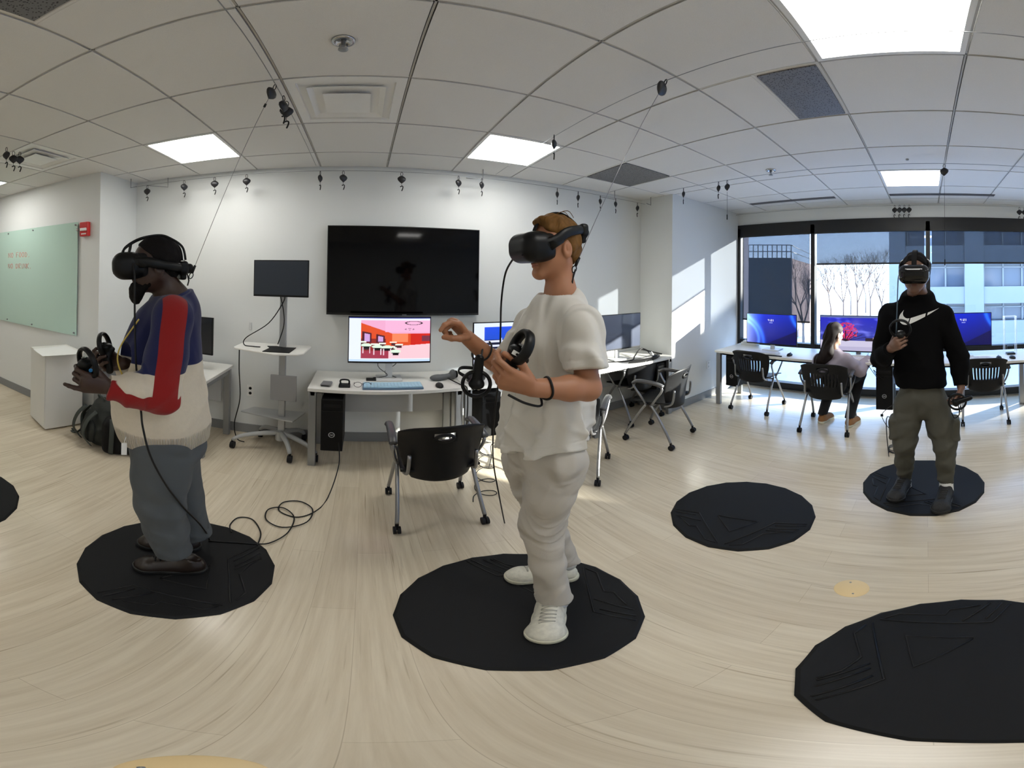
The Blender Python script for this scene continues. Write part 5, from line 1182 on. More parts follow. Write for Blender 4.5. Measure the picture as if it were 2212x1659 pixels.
def hold(W, D, Nv, ax, up=.045, s=1.): D = unit(D); Nv = unit(A(Nv) - (A(Nv) @ D) * D); return W + D * .078 * s + Nv * .030 * s + unit(ax) * up
def controller(label, C, ax, rn, s=1., ring=.046, rc=(.03, .02), strap=None, tag_=None, rsq=1.0, name='hand_controller', led=None, rt=.0062):
    """ax: from the handle end up to the head; rn: normal of the tracking ring; rc: ring centre offset along ax and across"""
    ax = unit(ax); rn = unit(A(rn) - (A(rn) @ ax) * ax); w = np.cross(ax, rn); C = A(C)
    t = thing(name, label, 'controller', C)
    F = Field(); F.cone(C - ax * .075 * s, C, .0150 * s, .018 * s, .01); F.ell(C + ax * .012 * s, A((.026, .028, .018)) * s, np.stack([w, rn, ax], 1), .012); F.cone(C - ax * .02 * s - rn * .01, C - ax * .0 - rn * .028 * s, .010 * s, .009 * s, .01); skinmesh('handle', net(F, .0042), M_HMD, t)
    rcen = C + ax * rc[0] * s + w * rc[1] * s
    m = MB(); m.tube([tuple(rcen + (ax * math.cos(a) * rsq + w * math.sin(a)) * ring * s) for a in np.linspace(0, 2 * PI, 33)[:-1]], rt * s, 8, closed=True, flat=(tuple(rn), 1.7)); m.build('tracking_ring', M_HMD, t, world=True)
    for q in (-1, 1): m = MB(); b = C + ax * .022 * s + w * .009 * q * s - rn * .0; m.cyl(tuple(b), tuple(b + ax * .010 * s), .0055 * s, 12); m.build('button', M_HMDG if q > 0 else M_STEEL, t, world=True)
    if strap: m = MB(); m.tube(spline([tuple(p) for p in strap], 6), .0036, 7); m.build('wrist_strap', M_CABLE, t, world=True)
    if led: m = MB(); m.cyl(tuple(led[0]), tuple(A(led[0]) + A(led[1]) * .003), .007, 14); m.build('blue_logo_button', mat('blue_button', (.02, .25, .6), .4), t, world=True)
    return t
headset('black headset worn by the person in the white t-shirt', HC2, HR2, s2 * 1.02, depth=.060, fx=.112)
def arm_loop(c, ax, r, n=11, a0=0, a1=2 * PI, sag=0):
    ax = unit(ax); u = unit(np.cross(ax, UP)); v = np.cross(ax, u); return [c + (u * math.cos(a) + v * math.sin(a)) * (r + sag * max(0, math.sin(a))) + ax * .004 * math.sin(2 * a) for a in np.linspace(a0, a1, n)]
camL = -unit(WL * (1, 1, 0)); HcL = WL + unit(DL) * .075
cax = unit(at(1075, 768, .93) - at(1098, 822, .93))
fa = unit(EL - WL); lc = WL + fa * .045; picl = np.array([-.85, .52, 0])
cc = controller('black ring controller held in the near hand of the person in the white t-shirt', hold(WL, DL, view * .85 + UP * .35, -picl * .45 + UP * .8, .050), unit(-picl * .45 + UP * .8), picl * .75 + UP * .5 + camL * .42, 1.08, .040, (.026, -.004),
    strap=[*arm_loop(lc, fa, .032, 10, -2.9, 2.6), WL - UP * .052 + fa * .03, WL - UP * .042 - fa * .02 + camL * .01, HcL - UP * .040 + camL * .01], rsq=1.0, rt=.0085)
cq = A(cc.matrix_basis.translation); ax_ = unit(-picl * .45 + UP * .8); q_ = cq + ax_ * .016 + unit(camL + picl * .25) * .0275
m = MB(); m.prism([(-.010, -.006), (.010, -.006), (.010, .006), (-.010, .006)], 0, .0012, M=Matrix.Translation(tuple(q_)) @ basis(Vector(unit(np.cross(ax_, camL))), Vector(ax_), Vector(unit(camL))).to_4x4()); m.build('white_sticker', M_PAPER, cc, world=True)
fr = unit(ER - WR); lr = WR + fr * .10
hangc = at(1030, 822, 1.20)
controller('black ring controller dangling by its strap from the far wrist of the person in white', hangc, unit(-UP + picl * .1), -unit(WR * (1, 1, 0)), 1.05, .044, (.012, .0),
    strap=[*arm_loop(lr, fr, .042, 10, -1.2, 4.2), at(1040, 770, 1.21), at(1033, 790, 1.20), hangc + UP * .06])
m = MB(); m.tube(spline([tuple(p) for p in (HC2 + HR2 @ (A((.155, -.05, -.03)) * s2), at(1092, 590, 1.36), at(1083, 650, 1.40), at(1081, 720, 1.42), at(1079, 800, 1.44), at(1070, 880, 1.50), at(1065, 940, 1.62), at(1066, 1000, 1.75), at(1078, 1070, 1.80), atz(1090, 1130, .006))], 8), .0038, 7)
tag(m.build('tether_cable', M_CABLE), 'black tether cable dropping from the headset of the white-shirted person to the floor', 'cable')
pts = []
for k in range(46):
    a = k / 45; c = atz(1048, 930 + 150 * a, .006 + .003 * (k % 3)); r = .045 + .035 * a; th = a * 2 * PI * 5.5; pts.append((c[0] + r * math.cos(th), c[1] + r * math.sin(th), c[2]))
m = MB(); m.tube(spline(pts, 4), .0035, 6); tag(m.build('tether_cable', M_CABLE), 'spiralled black cable on the floor between the armchair and the white trousers', 'cable')
m = MB(); m.tube(spline([(1.14, 2.62, .55), (1.12, 2.58, .3), tuple(atz(1062, 960, .05)), tuple(atz(1062, 985, .006)), tuple(atz(1056, 1010, .006))], 5), .0035, 6); tag(m.build('tether_cable', M_CABLE), 'black cable from the desk computer to the floor spiral', 'cable')
m = MB(); q_ = N2 - F2 * .05 + UP * .02; m.tube(spline([tuple(at(1243, 582, 1.27)), tuple(at(1238, 600, 1.26)), tuple(at(1236, 612, 1.25)), tuple(q_ + UP * .0)], 4), .0035, 6); m.build('neck_tab', M_CABLE, p2, world=True)
# ---------------------------------------------------------------- the man in the tricolour sweater
f1 = unit((-.80, -.60, 0)); l1 = np.array([-f1[1], f1[0], 0]); R1 = np.stack([f1, l1, UP], 1)
SK1 = attr_mat('skin_dark', (.036, .015, .009), [('lips', (.05, .016, .012))], rough=.5, bump=(260, .12, .001), var=(9, .15))
p1 = person('person in navy, red and cream sweater and grey trousers, facing left', (-.75, 1.40, .014))
HC1 = at(334, 574, 1.55); HR1 = frame((-.76, -.65, 0), .05); s1 = .97
N1 = at(378, 648, 1.56); SL1 = at(372, 684, 1.37); SR1 = SL1 - l1 * .40; EL1, WL1 = at(348, 850, 1.31), at(236, 836, 1.28); ER1, WR1 = at(335, 850, 1.74), at(268, 786, 1.52)
pel1 = at(362, 960, 1.55)
HL1, KL1, AL1 = at(350, 965, 1.45), at(345, 1085, 1.44), at(374, 1186, 1.475); HR1_, KR1, AR1 = at(372, 965, 1.64), at(394, 1072, 1.65), at(420, 1152, 1.65); mid1 = (SL1 + SR1) / 2
B = Field(); P1h = head(B, HC1, HR1, s1, N1, .062, 1.12)
B.cone(N1, mid1 - UP * .04, .062, .09, .04); B.cone(mid1 - UP * .12, pel1 + UP * .12, .145, .155, .05); B.cone(mid1, SL1, .07, .055, .04); B.cone(mid1, SR1, .07, .055, .04)
B.chain([SL1, EL1], [.052, .045], .03); B.chain([EL1, EL1 + (WL1 - EL1) * .35, WL1], [.045, .042, .029], .02); B.chain([SR1, ER1], [.052, .045], .03); B.chain([ER1, ER1 + (WR1 - ER1) * .35, WR1], [.045, .042, .029], .02)
B.ell(pel1, (.13, .16, .12), R1, .05); B.chain([HL1, KL1, AL1], [.09, .06, .042], .04); B.chain([HR1_, KR1, AR1], [.09, .06, .042], .04)
v1 = unit(WL1 * (1, 1, 0)); D1 = at(196, 822, 1.27) - WL1; D1r = at(236, 786, 1.52) - WR1
hand(B, WL1, D1 - UP * .012, v1 * .95 + UP * .10, UP, 1.05, ((40, 45, 35), (50, 55, 40), (50, 50, 40), (10, 12, 10)), ((.75, .55, .3), (1, .1, .4), (1, -.1, .4)))
hand(B, WR1, D1r, -v1 * .5 + UP * .6, UP * .8 + v1 * .5, 1.0, ((35, 45, 40), (50, 58, 40), (60, 60, 40), (62, 62, 40)), ((.7, .6, .3), (1, .15, .35), (1, -.1, .35)))
fine = [(HC1 - (.17, .15, .16), HC1 + (.14, .15, .15), .0048)] + [(np.minimum(w_, w_ + unit(d_) * .2) - .05, np.maximum(w_, w_ + unit(d_) * .2) + .055, .0038) for w_, d_ in ((WL1, D1), (WR1, D1r))]
skinmesh('body', nets(B, .010, fine), SK1, p1, {'lips': lips_attr(HC1, HR1, s1)})
M_HAIR1 = mat('black_hair', (.004, .003, .003), .8, spec=.2, bump=(220, .8, .004)); hair('hair', p1, HC1, HR1, s1, M_HAIR1, grow=.985, low=-.09, amp=.0008, p0=(-.012, 0, 0))
F = Field(); P = P1h
F.ell(P(.088, 0, -.118), A((.030, .036, .050)), HR1, .02); F.cone(P(.03, .05, -.075), P(.075, .02, -.105), .016, .022, .03); F.cone(P(.03, -.05, -.075), P(.075, -.02, -.105), .016, .022, .03); F.ell(P(.094, 0, -.048), A((.012, .026, .006)), HR1, .006)
F.disp = lambda V: .0016 * np.sin(V[:, 0] * 260) * np.sin(V[:, 1] * 240) * np.sin(V[:, 2] * 150); skinmesh('beard', net(F, .0048), M_HAIR1, p1)
# sweater
sw_side = at(300, 790, 1.4)[2]
def arm_frame(V, a, b, c):
    ax = unit(b - a); q = V - a; t = q @ ax; w = q - t[:, None] * ax; cd = unit(c - (c @ ax) * ax); return t, w @ cd, w @ np.cross(ax, cd), np.linalg.norm(w, axis=1), np.linalg.norm(b - a)
cam1 = -v1
def red_f(V):
    t, up_, ac, r, L = arm_frame(V, SL1 + UP * .06, EL1, cam1); e1 = np.minimum.reduce([.046 - np.abs(ac + .004), up_ - .01, .115 - r, t + .035, L + .05 - t])
    t, up_, ac, r, L = arm_frame(V, EL1, WL1, cam1 * .75 - UP * .65); e2 = np.minimum.reduce([.046 - np.abs(ac), up_ + .004, .11 - r, t + .06, L + .06 - t]); return np.maximum(e1, e2)
def navy_f(V): return np.minimum(V[:, 2] - sw_side - .02 * ((V - mid1) @ f1) , np.where(np.linalg.norm(V - WL1, axis=1) < .10, -.01, .1))
M_SW = attr_mat('knit_sweater', (.62, .555, .45), [('navy', (.006, .010, .065)), ('red', (.25, .006, .006))], rough=.95, sheen=.12, bump=(170, .22, .003, (1, 1, .6)), var=(60, .06))
def add_ribs(m_):
    nt = m_.node_tree; b = nt.nodes['Principled BSDF']; N = nt.nodes.new; L = nt.links.new
    a = N('ShaderNodeAttribute'); a.attribute_name = 'ang'; k = N('ShaderNodeAttribute'); k.attribute_name = 'ribm'; s_ = N('ShaderNodeMath'); s_.operation = 'SINE'; L(a.outputs['Fac'], s_.inputs[0])
    mu = N('ShaderNodeMath'); mu.operation = 'MULTIPLY'; L(s_.outputs[0], mu.inputs[0]); L(k.outputs['Fac'], mu.inputs[1])
    bp = N('ShaderNodeBump'); bp.inputs['Strength'].default_value = 1; bp.inputs['Distance'].default_value = .004; L(mu.outputs[0], bp.inputs['Height'])
    old = b.inputs['Normal'].links[0].from_socket; L(old, bp.inputs['Normal']); L(bp.outputs[0], b.inputs['Normal'])
wrinkle(M_SW, 4, .016); add_ribs(M_SW)
S = Field(); hem1 = at(360, 950, 1.5)
S.cone(mid1 - UP * .09 + f1 * .0, pel1 + UP * .16 + f1 * .03, .150, .196, .08); S.cone(pel1 + UP * .2 + f1 * .05, pel1 + UP * .02, .190, .182, .06); S.ell(mid1 - UP * .20 + f1 * .07, (.12, .15, .15), R1, .08)
for q_ in (SL1, SR1): S.cone(N1 - UP * .05, q_, .095, .070, .05)
S.chain([SL1, SL1 + (EL1 - SL1) * .5, EL1], [.074, .077, .066], .03); S.chain([EL1, EL1 + (WL1 - EL1) * .5, WL1 - unit(WL1 - EL1) * .01], [.066, .062, .043], .025)
S.chain([SR1, ER1], [.074, .066], .03); S.chain([ER1, WR1 - unit(WR1 - ER1) * .03], [.066, .046], .025)
S.cone(N1 - UP * .03, N1 + UP * .02 + unit(HC1 - N1) * .01, .085, .078, .03)
S.cut(hem1, -UP + l1 * .05 - f1 * .06, .008)
for w_, e_ in ((WL1, EL1), (WR1, ER1)): d_ = unit(w_ - e_); S.cut(w_ - d_ * .004, d_, .004, w_ + d_ * .05, .08); S.cone(w_ - d_ * .03, w_ + d_ * .06, .031, .036, .003, mode='s')
S.cone(N1 - UP * .02, HC1 - HR1[:, 0] * .03, .064, .066, .004, mode='s'); S.cut(N1 + UP * .015, UP * .92 + f1 * .38, .006, N1 + UP * .10, .13)
def foldS(V):
    q = V - mid1; a = q @ l1; f = q @ f1; z = q[:, 2]; el = np.exp(-(np.linalg.norm(V - EL1, axis=1) / .10) ** 2)
    return -.010 * rid(z * 15 + f * 10 + a * 6, 4) * np.exp(-((z + .40) / .14) ** 2) - .012 * el * rid((V - EL1) @ unit(f1 + UP) * 45, 2) - .006 * rid(f * 11 - z * 6 + 2 + a * 8, 4) - .005 * np.where(np.linalg.norm(V - WL1, axis=1) < .15, rid((V - WL1) @ f1 * 52, 3), 0)
S.disp = foldS
cen1 = pel1 + f1 * .02
skinmesh('sweater', net(S, .0062), M_SW, p1, {'navy': navy_f, 'red': red_f, 'ang': lambda V: 130 * np.unwrap(np.arctan2((V - cen1) @ l1, -((V - cen1) @ f1)) , discont=99), 'ribm': lambda V: np.clip((hem1[2] + .085 - V[:, 2]) / .01, 0, 1)})
F = Field(); F.torus(N1 + UP * .005 + f1 * .012, UP + f1 * .42, .074, .014, .01); F.disp = None; skinmesh('collar', net(F, .005), mat('navy_collar', (.012, .018, .085), .9), p1)
M_TR1 = wrinkle(mat('grey_trousers', (.075, .085, .095), .9, bump=(160, .2, .002)), 4, .022); TR = Field()
TR.ell(pel1 + UP * .01, (.165, .185, .13), R1, .05); TR.chain([HL1, HL1 + (KL1 - HL1) * .5, KL1, KL1 + (AL1 - KL1) * .5, AL1], [.128, .118, .100, .088, .076], .035); TR.chain([HR1_, KR1, AR1], [.125, .095, .078], .035)
for a_, k_ in ((AL1, KL1), (AR1, KR1)): d_ = unit(a_ - k_); TR.cut(a_ + d_ * .005, d_, .004, a_ + d_ * .09, .12); TR.cone(a_ - d_ * .03, a_ + d_ * .08, .046, .05, .004, mode='s')
TR.cut(pel1 + UP * .12, UP, .004)
TR.disp = lambda V: -.008 * rid(V[:, 2] * 20 + V[:, 0] * 11, 3) * (np.exp(-((V[:, 2] - .16) / .10) ** 2) + .5 * np.exp(-((V[:, 2] - .50) / .12) ** 2)) - .006 * rid((V - pel1) @ l1 * 14 + ((V - pel1) @ f1) * 10 + 1, 4)
tr1 = skinmesh('trousers', net(TR, .0075), M_TR1, p1)
M_BRN = mat('dark_brown_leather', (.018, .011, .008), .35); M_BSOLE = mat('black_sole', (.006, .006, .006), .6)
shoe(p1, atz(287, 1222, .015), atz(287, 1222, .015) + unit(A((.90, .43, 0))) * .315, .115, M_BRN, M_BSOLE, lace=M_CABLE); h1 = atz(436, 1184, .015); shoe(p1, h1 - unit(A((.92, .38, 0))) * .31, h1, .112, M_BRN, M_BSOLE, lace=M_CABLE)
m = MB(); m.tube(spline([tuple(p) for p in (at(300, 690, 1.47), at(282, 715, 1.48), at(262, 745, 1.48), at(254, 770, 1.47), at(258, 795, 1.45), at(270, 820, 1.44))], 6), .0035, 6, flat=(tuple(l1), 2.2)); m.build('yellow_lanyard', mat('yellow_lanyard', (.62, .47, .10), .7), p1, world=True)
m = MB(); q_ = at(268, 972, 1.38); m.box(tuple(q_ - l1 * .01), (.022, .005, .058), Matrix(R1.tolist())); m.tube([tuple(q_ + UP * .036), tuple(at(272, 944, 1.38))], .002, 5); m.build('hip_badge', M_WHITEP, p1, world=True)
headset('black headset with open loops worn by the person in the tricolour sweater', HC1, HR1, 1.0, depth=.062, fx=.122, loops=True, top=False, hs=1.0, az=(.018, .016, .006, -.006, -.012))
controller('black ring controller with blue button in the near hand of the person in the sweater', hold(WL1, D1, v1 * .95 + UP * .1, UP * .9 + f1 * .2, .04), unit(UP * .9 + f1 * .25), unit(f1 * .8 + l1 * .55), 1.15, .050, (.012, .012), rsq=1.0, led=(at(196, 800, 1.27), -v1))
controller('black ring controller in the far hand of the person in the sweater', hold(WR1, D1r, -v1 * .5 + UP * .6, UP * .8 + v1 * .3, .04), unit(UP * .9 + v1 * .2 + f1 * .2), unit(f1 * .9 - l1 * .3), 1.15, .048, (.02, .0), rsq=.95)
m = MB(); m.tube(spline([tuple(p) for p in (HC1 + HR1 @ A((.10, .085, .02)), at(291, 600, 1.42), at(291, 660, 1.41), at(292, 740, 1.38), at(295, 800, 1.36), at(302, 860, 1.34), at(305, 892, 1.31), at(309, 925, 1.285), at(325, 985, 1.27), at(360, 1050, 1.29), at(400, 1100, 1.38), at(428, 1128, 1.50), at(445, 1150, 1.58), atz(452, 1166, .019))], 8), .0042, 7)
tag(m.build('tether_cable', M_CABLE), 'black tether cable hanging from the headset past the grey trousers to the mat', 'cable')
m = MB(); m.tube([tuple(HC1 + HR1 @ A((-.13, 0, .02))), tuple(at(408, 606, 1.53)), tuple(at(405, 617, 1.53))], .003, 6); m.build('neck_tab', M_CABLE, p1, world=True)
# ---------------------------------------------------------------- the man in the black hoodie
f3 = unit((-1, .03, 0)); l3 = np.array([-f3[1], f3[0], 0]); R3 = np.stack([f3, l3, UP], 1)
SK3 = attr_mat('skin_olive', (.17, .085, .055), [('lips', (.15, .055, .045))], rough=.5, bump=(260, .1, .001))
p3 = person('person in black hoodie with white tick mark and grey-green joggers, facing the camera', (2.38, .06, .014))
HC3 = at(1977, 590, 2.25); HR3h = frame((-1, .04, 0), .10); s3 = .98
N3 = at(1982, 640, 2.34); SL3, SR3 = at(2037, 682, 2.36), at(1921, 682, 2.36); EL3, WL3 = at(2070, 768, 2.38), at(2076, 836, 2.28); ER3, WR3 = at(1903, 775, 2.38), at(1925, 752, 2.13); mid3 = (SL3 + SR3) / 2; pel3 = at(1992, 868, 2.36)
HL3, KL3, AL3 = at(2021, 875, 2.36), at(2042, 958, 2.33), at(2044, 1040, 2.35); HR3, KR3, AR3 = at(1963, 875, 2.36), at(1954, 955, 2.36), at(1954, 1030, 2.50)
B = Field(); head(B, HC3, HR3h, s3, N3, .058, 1.05)
B.cone(N3, mid3 - UP * .02, .06, .08, .04); B.cone(mid3 - UP * .10, pel3 + UP * .12, .13, .12, .05, sq=(f3, 1.2)); B.cone(mid3, SL3, .06, .05, .04); B.cone(mid3, SR3, .06, .05, .04); B.ell(pel3, (.10, .15, .10), R3, .05)
for a_, b_, c_ in ((SL3, EL3, WL3), (SR3, ER3, WR3)): B.chain([a_, b_, c_], [.05, .042, .027], .02)
for a_, b_, c_ in ((HL3, KL3, AL3), (HR3, KR3, AR3)): B.chain([a_, b_, c_], [.08, .055, .04], .03)
B.cone(AL3, AL3 - UP * .05 + f3 * .02, .038, .03, .01); B.cone(AR3, AR3 - UP * .05 + f3 * .02, .038, .03, .01)
D3 = at(1936, 744, 2.08) - WR3; D3l = at(2073, 868, 2.24) - WL3
hand(B, WR3, D3, l3 * .8 + UP * .5, UP * .8 - l3 * .5, .98, ((45, 55, 40), (55, 60, 40), (60, 62, 40), (62, 62, 40)), ((.7, .5, .3), (.9, .0, .5), (.8, -.2, .5)))
hand(B, WL3, D3l, -l3, f3, .98, ((40, 50, 40), (50, 55, 40), (55, 60, 40), (60, 60, 40)), ((.8, .5, .3), (.9, .1, .4), (.9, -.1, .4)))
fine = [(HC3 - (.16, .13, .16), HC3 + (.13, .13, .15), .006)] + [(np.minimum(w_, w_ + unit(d_) * .2) - .05, np.maximum(w_, w_ + unit(d_) * .2) + .055, .0042) for w_, d_ in ((WR3, D3), (WL3, D3l))]
skinmesh('body', nets(B, .011, fine), SK3, p3, {'lips': lips_attr(HC3, HR3h, s3)})
hair('hair', p3, HC3, HR3h, s3, M_HAIR1, res=.006, amp=.003, low=-.08)
M_HOOD = wrinkle(mat('black_fleece', (.0025, .0025, .003), .95, spec=.12), 4, .02); S = Field()
S.cone(mid3 - UP * .08, pel3 + UP * .06, .158, .165, .07, sq=(f3, 1.2)); hem3 = at(1992, 843, 2.2)
for q_ in (SL3, SR3): S.cone(N3 - UP * .07, q_, .088, .066, .05)
for a_, b_, c_ in ((SL3, EL3, WL3), (SR3, ER3, WR3)): d_ = unit(c_ - b_); S.chain([a_, b_, c_ - d_ * .01], [.070, .064, .044], .025); S.cut(c_ - d_ * .01, d_, .004, c_ + d_ * .05, .08)
S.torus(N3 - UP * .008 - f3 * .01, UP + f3 * .35, .078, .036, .03); S.ell(N3 - f3 * .10 - UP * .03, (.055, .10, .09), R3, .04)
S.cone(N3 - UP * .03, HC3, .064, .070, .005, mode='s'); S.cut(hem3, -UP, .006)
S.disp = lambda V: -.010 * rid((V - mid3) @ l3 * 12 + V[:, 2] * 8, 4) - .008 * rid(V[:, 2] * 20 + V[:, 1] * 9, 4) * np.exp(-((V[:, 2] - hem3[2] - .08) / .08) ** 2) - .010 * rid((V - EL3)[:, 2] * 40, 3) * np.exp(-(np.linalg.norm(V - EL3, axis=1) / .1) ** 2)
skinmesh('hoodie', net(S, .008), M_HOOD, p3)
# white tick printed on the chest, laid on the cloth
LO = [(1315, 733), (1288, 768), (1283, 803), (1308, 831), (1350, 831), (1420, 800), (1490, 762), (1560, 718)]; UPc = [(1316, 733), (1309, 757), (1316, 778), (1335, 790), (1362, 788), (1425, 768), (1495, 745), (1560, 718)]
lo_ = spline([(a, b, 0) for a, b in LO], 5); up_ = spline([(a, b, 0) for a, b in UPc], 5)
def onto(px, py):
    x, y = 1540 + px / 3.19, 440 + py / 3.19; dd = 1.85
    for _ in range(60):
        p = at(x, y, dd); e = S.eval(p[None])[0]
        if e < .0015: break
        dd += max(e * .7, .0008)
    return at(x, y, dd - .0025)
V_, Fc = [], []
for i in range(len(lo_)):
    for j in range(5): q_ = lo_[i].lerp(up_[i], j / 4); V_.append(tuple(onto(q_.x, q_.y)))
for i in range(len(lo_) - 1):
    if i in (19, 28): continue
    for j in range(4): Fc.append((i * 5 + j, i * 5 + j + 1, (i + 1) * 5 + j + 1, (i + 1) * 5 + j))
m = MB(); m.add(V_, Fc, 0, True); m.build('chest_logo', mat('print_white', (.70, .70, .68), .8), p3, world=True)
M_JOG = wrinkle(mat('olive_grey_joggers', (.075, .073, .058), .9, bump=(200, .2, .002)), 5, .028); TR = Field()
TR.ell(pel3 + UP * .01, (.12, .155, .13), R3, .05)
for a_, b_, c_ in ((HL3, KL3, AL3), (HR3, KR3, AR3)):
    TR.chain([a_, a_ + (b_ - a_) * .5, b_, b_ + (c_ - b_) * .5, c_], [.094, .088, .074, .058, .043], .03); d_ = unit(c_ - b_); TR.cut(c_ + d_ * .005, d_, .004, c_ + d_ * .08, .10)
TR.rbox(KL3 + UP * .13 + l3 * .070 + f3 * .02, (.06, .020, .075), R3, .015, .02); TR.rbox(KR3 + UP * .13 - l3 * .070 + f3 * .02, (.06, .020, .075), R3, .015, .02); TR.cone(pel3 + UP * .06, pel3 + UP * .17, .142, .135, .03, sq=(f3, 1.2)); TR.cut(pel3 + UP * .18, UP)
TR.disp = lambda V: -.011 * rid(V[:, 2] * 23 + V[:, 1] * 14, 3) * (np.exp(-((V[:, 2] - .48) / .12) ** 2) + np.exp(-((V[:, 2] - .17) / .08) ** 2)) - .007 * rid(V[:, 1] * 22 + V[:, 2] * 6, 4)
skinmesh('joggers', net(TR, .009), M_JOG, p3)
M_BSH = mat('black_mesh_shoe', (.008, .008, .009), .6, bump=(90, .6, .003))
for tx, ty, hx_, hy_, an in ((1928, 1087, .97, -.22, AR3), (2027, 1112, .99, -.10, AL3)):
    t_ = atz(tx, ty, .015); d_ = unit((an - t_) * (1, 1, 0)); sh = shoe(p3, t_, t_ + d_ * .31, .115, M_BSH, M_BSOLE, lace=mat('dark_lace', (.03, .03, .03), .8), hi=.10)
    m = MB(); m.cyl(tuple(an - UP * .085 + f3 * .004), tuple(an + UP * .012), .049, 18, .045); m.build('sock', M_WHITEP, p3, world=True)
headset('glossy black headset worn by the person in the black hoodie', HC3, HR3h, 1.0, depth=.055, fx=.105, gloss=M_HMDG)
controller('ring controller held before the chest by the person in the hoodie', hold(WR3, D3, l3 * .8 + UP * .5, UP * .9 + f3 * .3, .04), unit(UP * .9 + f3 * .4), unit(f3 * .95 - UP * .3), 1.05, .056, (.045, 0), rsq=1.0)
controller('black controller hanging in the lowered hand of the person in the hoodie', at(2068, 868, 2.20), unit(-UP * .3 + l3 * -.9), f3, 1.1, .048, (.0, 0), strap=[at(2070, 875, 2.2), at(2072, 895, 2.2), at(2062, 903, 2.2), at(2056, 892, 2.2)])
m = MB(); m.tube(spline([tuple(p) for p in (HC3 + HR3h @ A((.09, -.092, .0)), at(1940, 605, 2.18), at(1938, 660, 2.12), at(1936, 720, 2.08), at(1934, 740, 2.08))], 6), .0035, 6); tag(m.build('tether_cable', mat('cable_blue_grey', (.03, .06, .09), .5)), 'thin cable dropping beside the face of the person in the hoodie', 'cable')
pts = [tuple(at(1917, 900, 2.75)), tuple(at(1915, 930, 2.78)), tuple(atz(1920, 985, .02))] ; c_ = atz(1938, 974, 0)
for k in range(28): a = k / 27 * 2 * PI * 3; pts.append((c_[0] + .07 * math.cos(a + 2), c_[1] + .075 * math.sin(a + 2), .006 + .012 * k / 9))
m = MB(); m.tube(spline([(3.8, .34, .5), (3.5, .32, .22), *pts], 4), .004, 6); tag(m.build('tether_cable', M_CABLE), 'black cable coiled on the floor behind the person in the hoodie', 'cable')
m = MB(); m.tube(spline([tuple(at(1935, 870, 2.8)), tuple(at(1914, 885, 2.85)), tuple(at(1905, 898, 2.9)), tuple(at(1916, 920, 2.8)), tuple(at(1935, 935, 2.75))], 5), .003, 6); m.tube([tuple(at(1902, 897, 2.9)), tuple(at(1908, 897, 2.9))], .012, 8); tag(m.build('cable_plug', M_CABLE), 'loose cable plug dangling left of the joggers', 'cable')
m = MB(); m.tube(spline([(3.80, .62, .70), (3.78, .56, .62), (3.76, .50, .55), (3.77, .56, .66), (3.80, .46, .55), (3.84, .43, .70)], 5), .004, 6); tag(m.build('cable_loop', M_CABLE), 'thin loose cables hanging under the window desk beside the computer', 'cable')
# ---------------------------------------------------------------- the seated woman at the window
f4 = unit((1, -.15, 0)); l4 = np.array([-f4[1], f4[0], 0]); R4 = np.stack([f4, l4, UP], 1)
SK4 = attr_mat('skin_fair', (.55, .33, .24), [], rough=.5, var=(9, .1)) if False else mat('skin_fair', (.55, .33, .24), .5, var=(9, .1))
p4 = person('seated person with long dark hair and lilac-grey sweatshirt, seen from behind', (3.68, .95, 0))
HC4 = at(1803, 722, 3.78); HR4 = frame((1, -.62, 0), .20); s4 = .93; N4 = at(1800, 757, 3.76); SL4, SR4 = at(1770, 778, 3.78), at(1829, 778, 3.74); EL4, WL4 = at(1766, 812, 3.86), at(1795, 782, 4.05); ER4, WR4 = at(1856, 800, 3.80), at(1879, 775, 3.96); pel4 = A((3.74, .95, .55)); mid4 = (SL4 + SR4) / 2
HL4, KL4, AL4 = pel4 + l4 * .09, A((4.06, 1.06, .53)), atz(1774, 897, .10) + A((.05, 0, 0)); HR4_, KR4, AR4 = pel4 - l4 * .09, A((4.06, .76, .53)), atz(1833, 905, .10) + A((.05, 0, 0))
B = Field(); head(B, HC4, HR4, s4, N4, .05); B.cone(N4, mid4, .05, .07, .04); B.cone(mid4 - UP * .08, pel4 + UP * .08, .11, .11, .05); 
for a_, b_, c_ in ((SL4, EL4, WL4), (SR4, ER4, WR4)): B.chain([a_, b_, c_], [.04, .035, .024], .02)
for a_, b_, c_ in ((HL4, KL4, AL4), (HR4_, KR4, AR4)): B.chain([a_, b_, c_], [.07, .05, .035], .03)
D4 = A((.8, -.5, -.15)); hand(B, WR4, D4, -UP, l4, .92, ((12, 20, 15),) * 4); hand(B, WL4, A((.9, -.1, -.1)), -UP, -l4, .92, ((12, 20, 15),) * 4)
skinmesh('body', nets(B, .012, [(HC4 - .15, HC4 + .15, .007), (WR4 - (.05, .15, .06), WR4 + (.2, .05, .05), .0048)]), SK4, p4)
H = Field(); Ph = lambda x, y, z: HC4 + HR4 @ (A((x, y, z)) * s4)
H.ell(Ph(-.014, 0, .035), (.100, .082, .098), HR4, .03); H.ell(Ph(-.05, 0, -.03), (.065, .070, .09), HR4, .03); H.chain([Ph(-.06, .02, -.06), N4 - f4 * .09 + l4 * .03 - UP * .02, N4 - f4 * .13 + l4 * .09 - UP * .09, N4 - f4 * .14 + l4 * .12 - UP * .17], [.06, .065, .055, .03], .04)
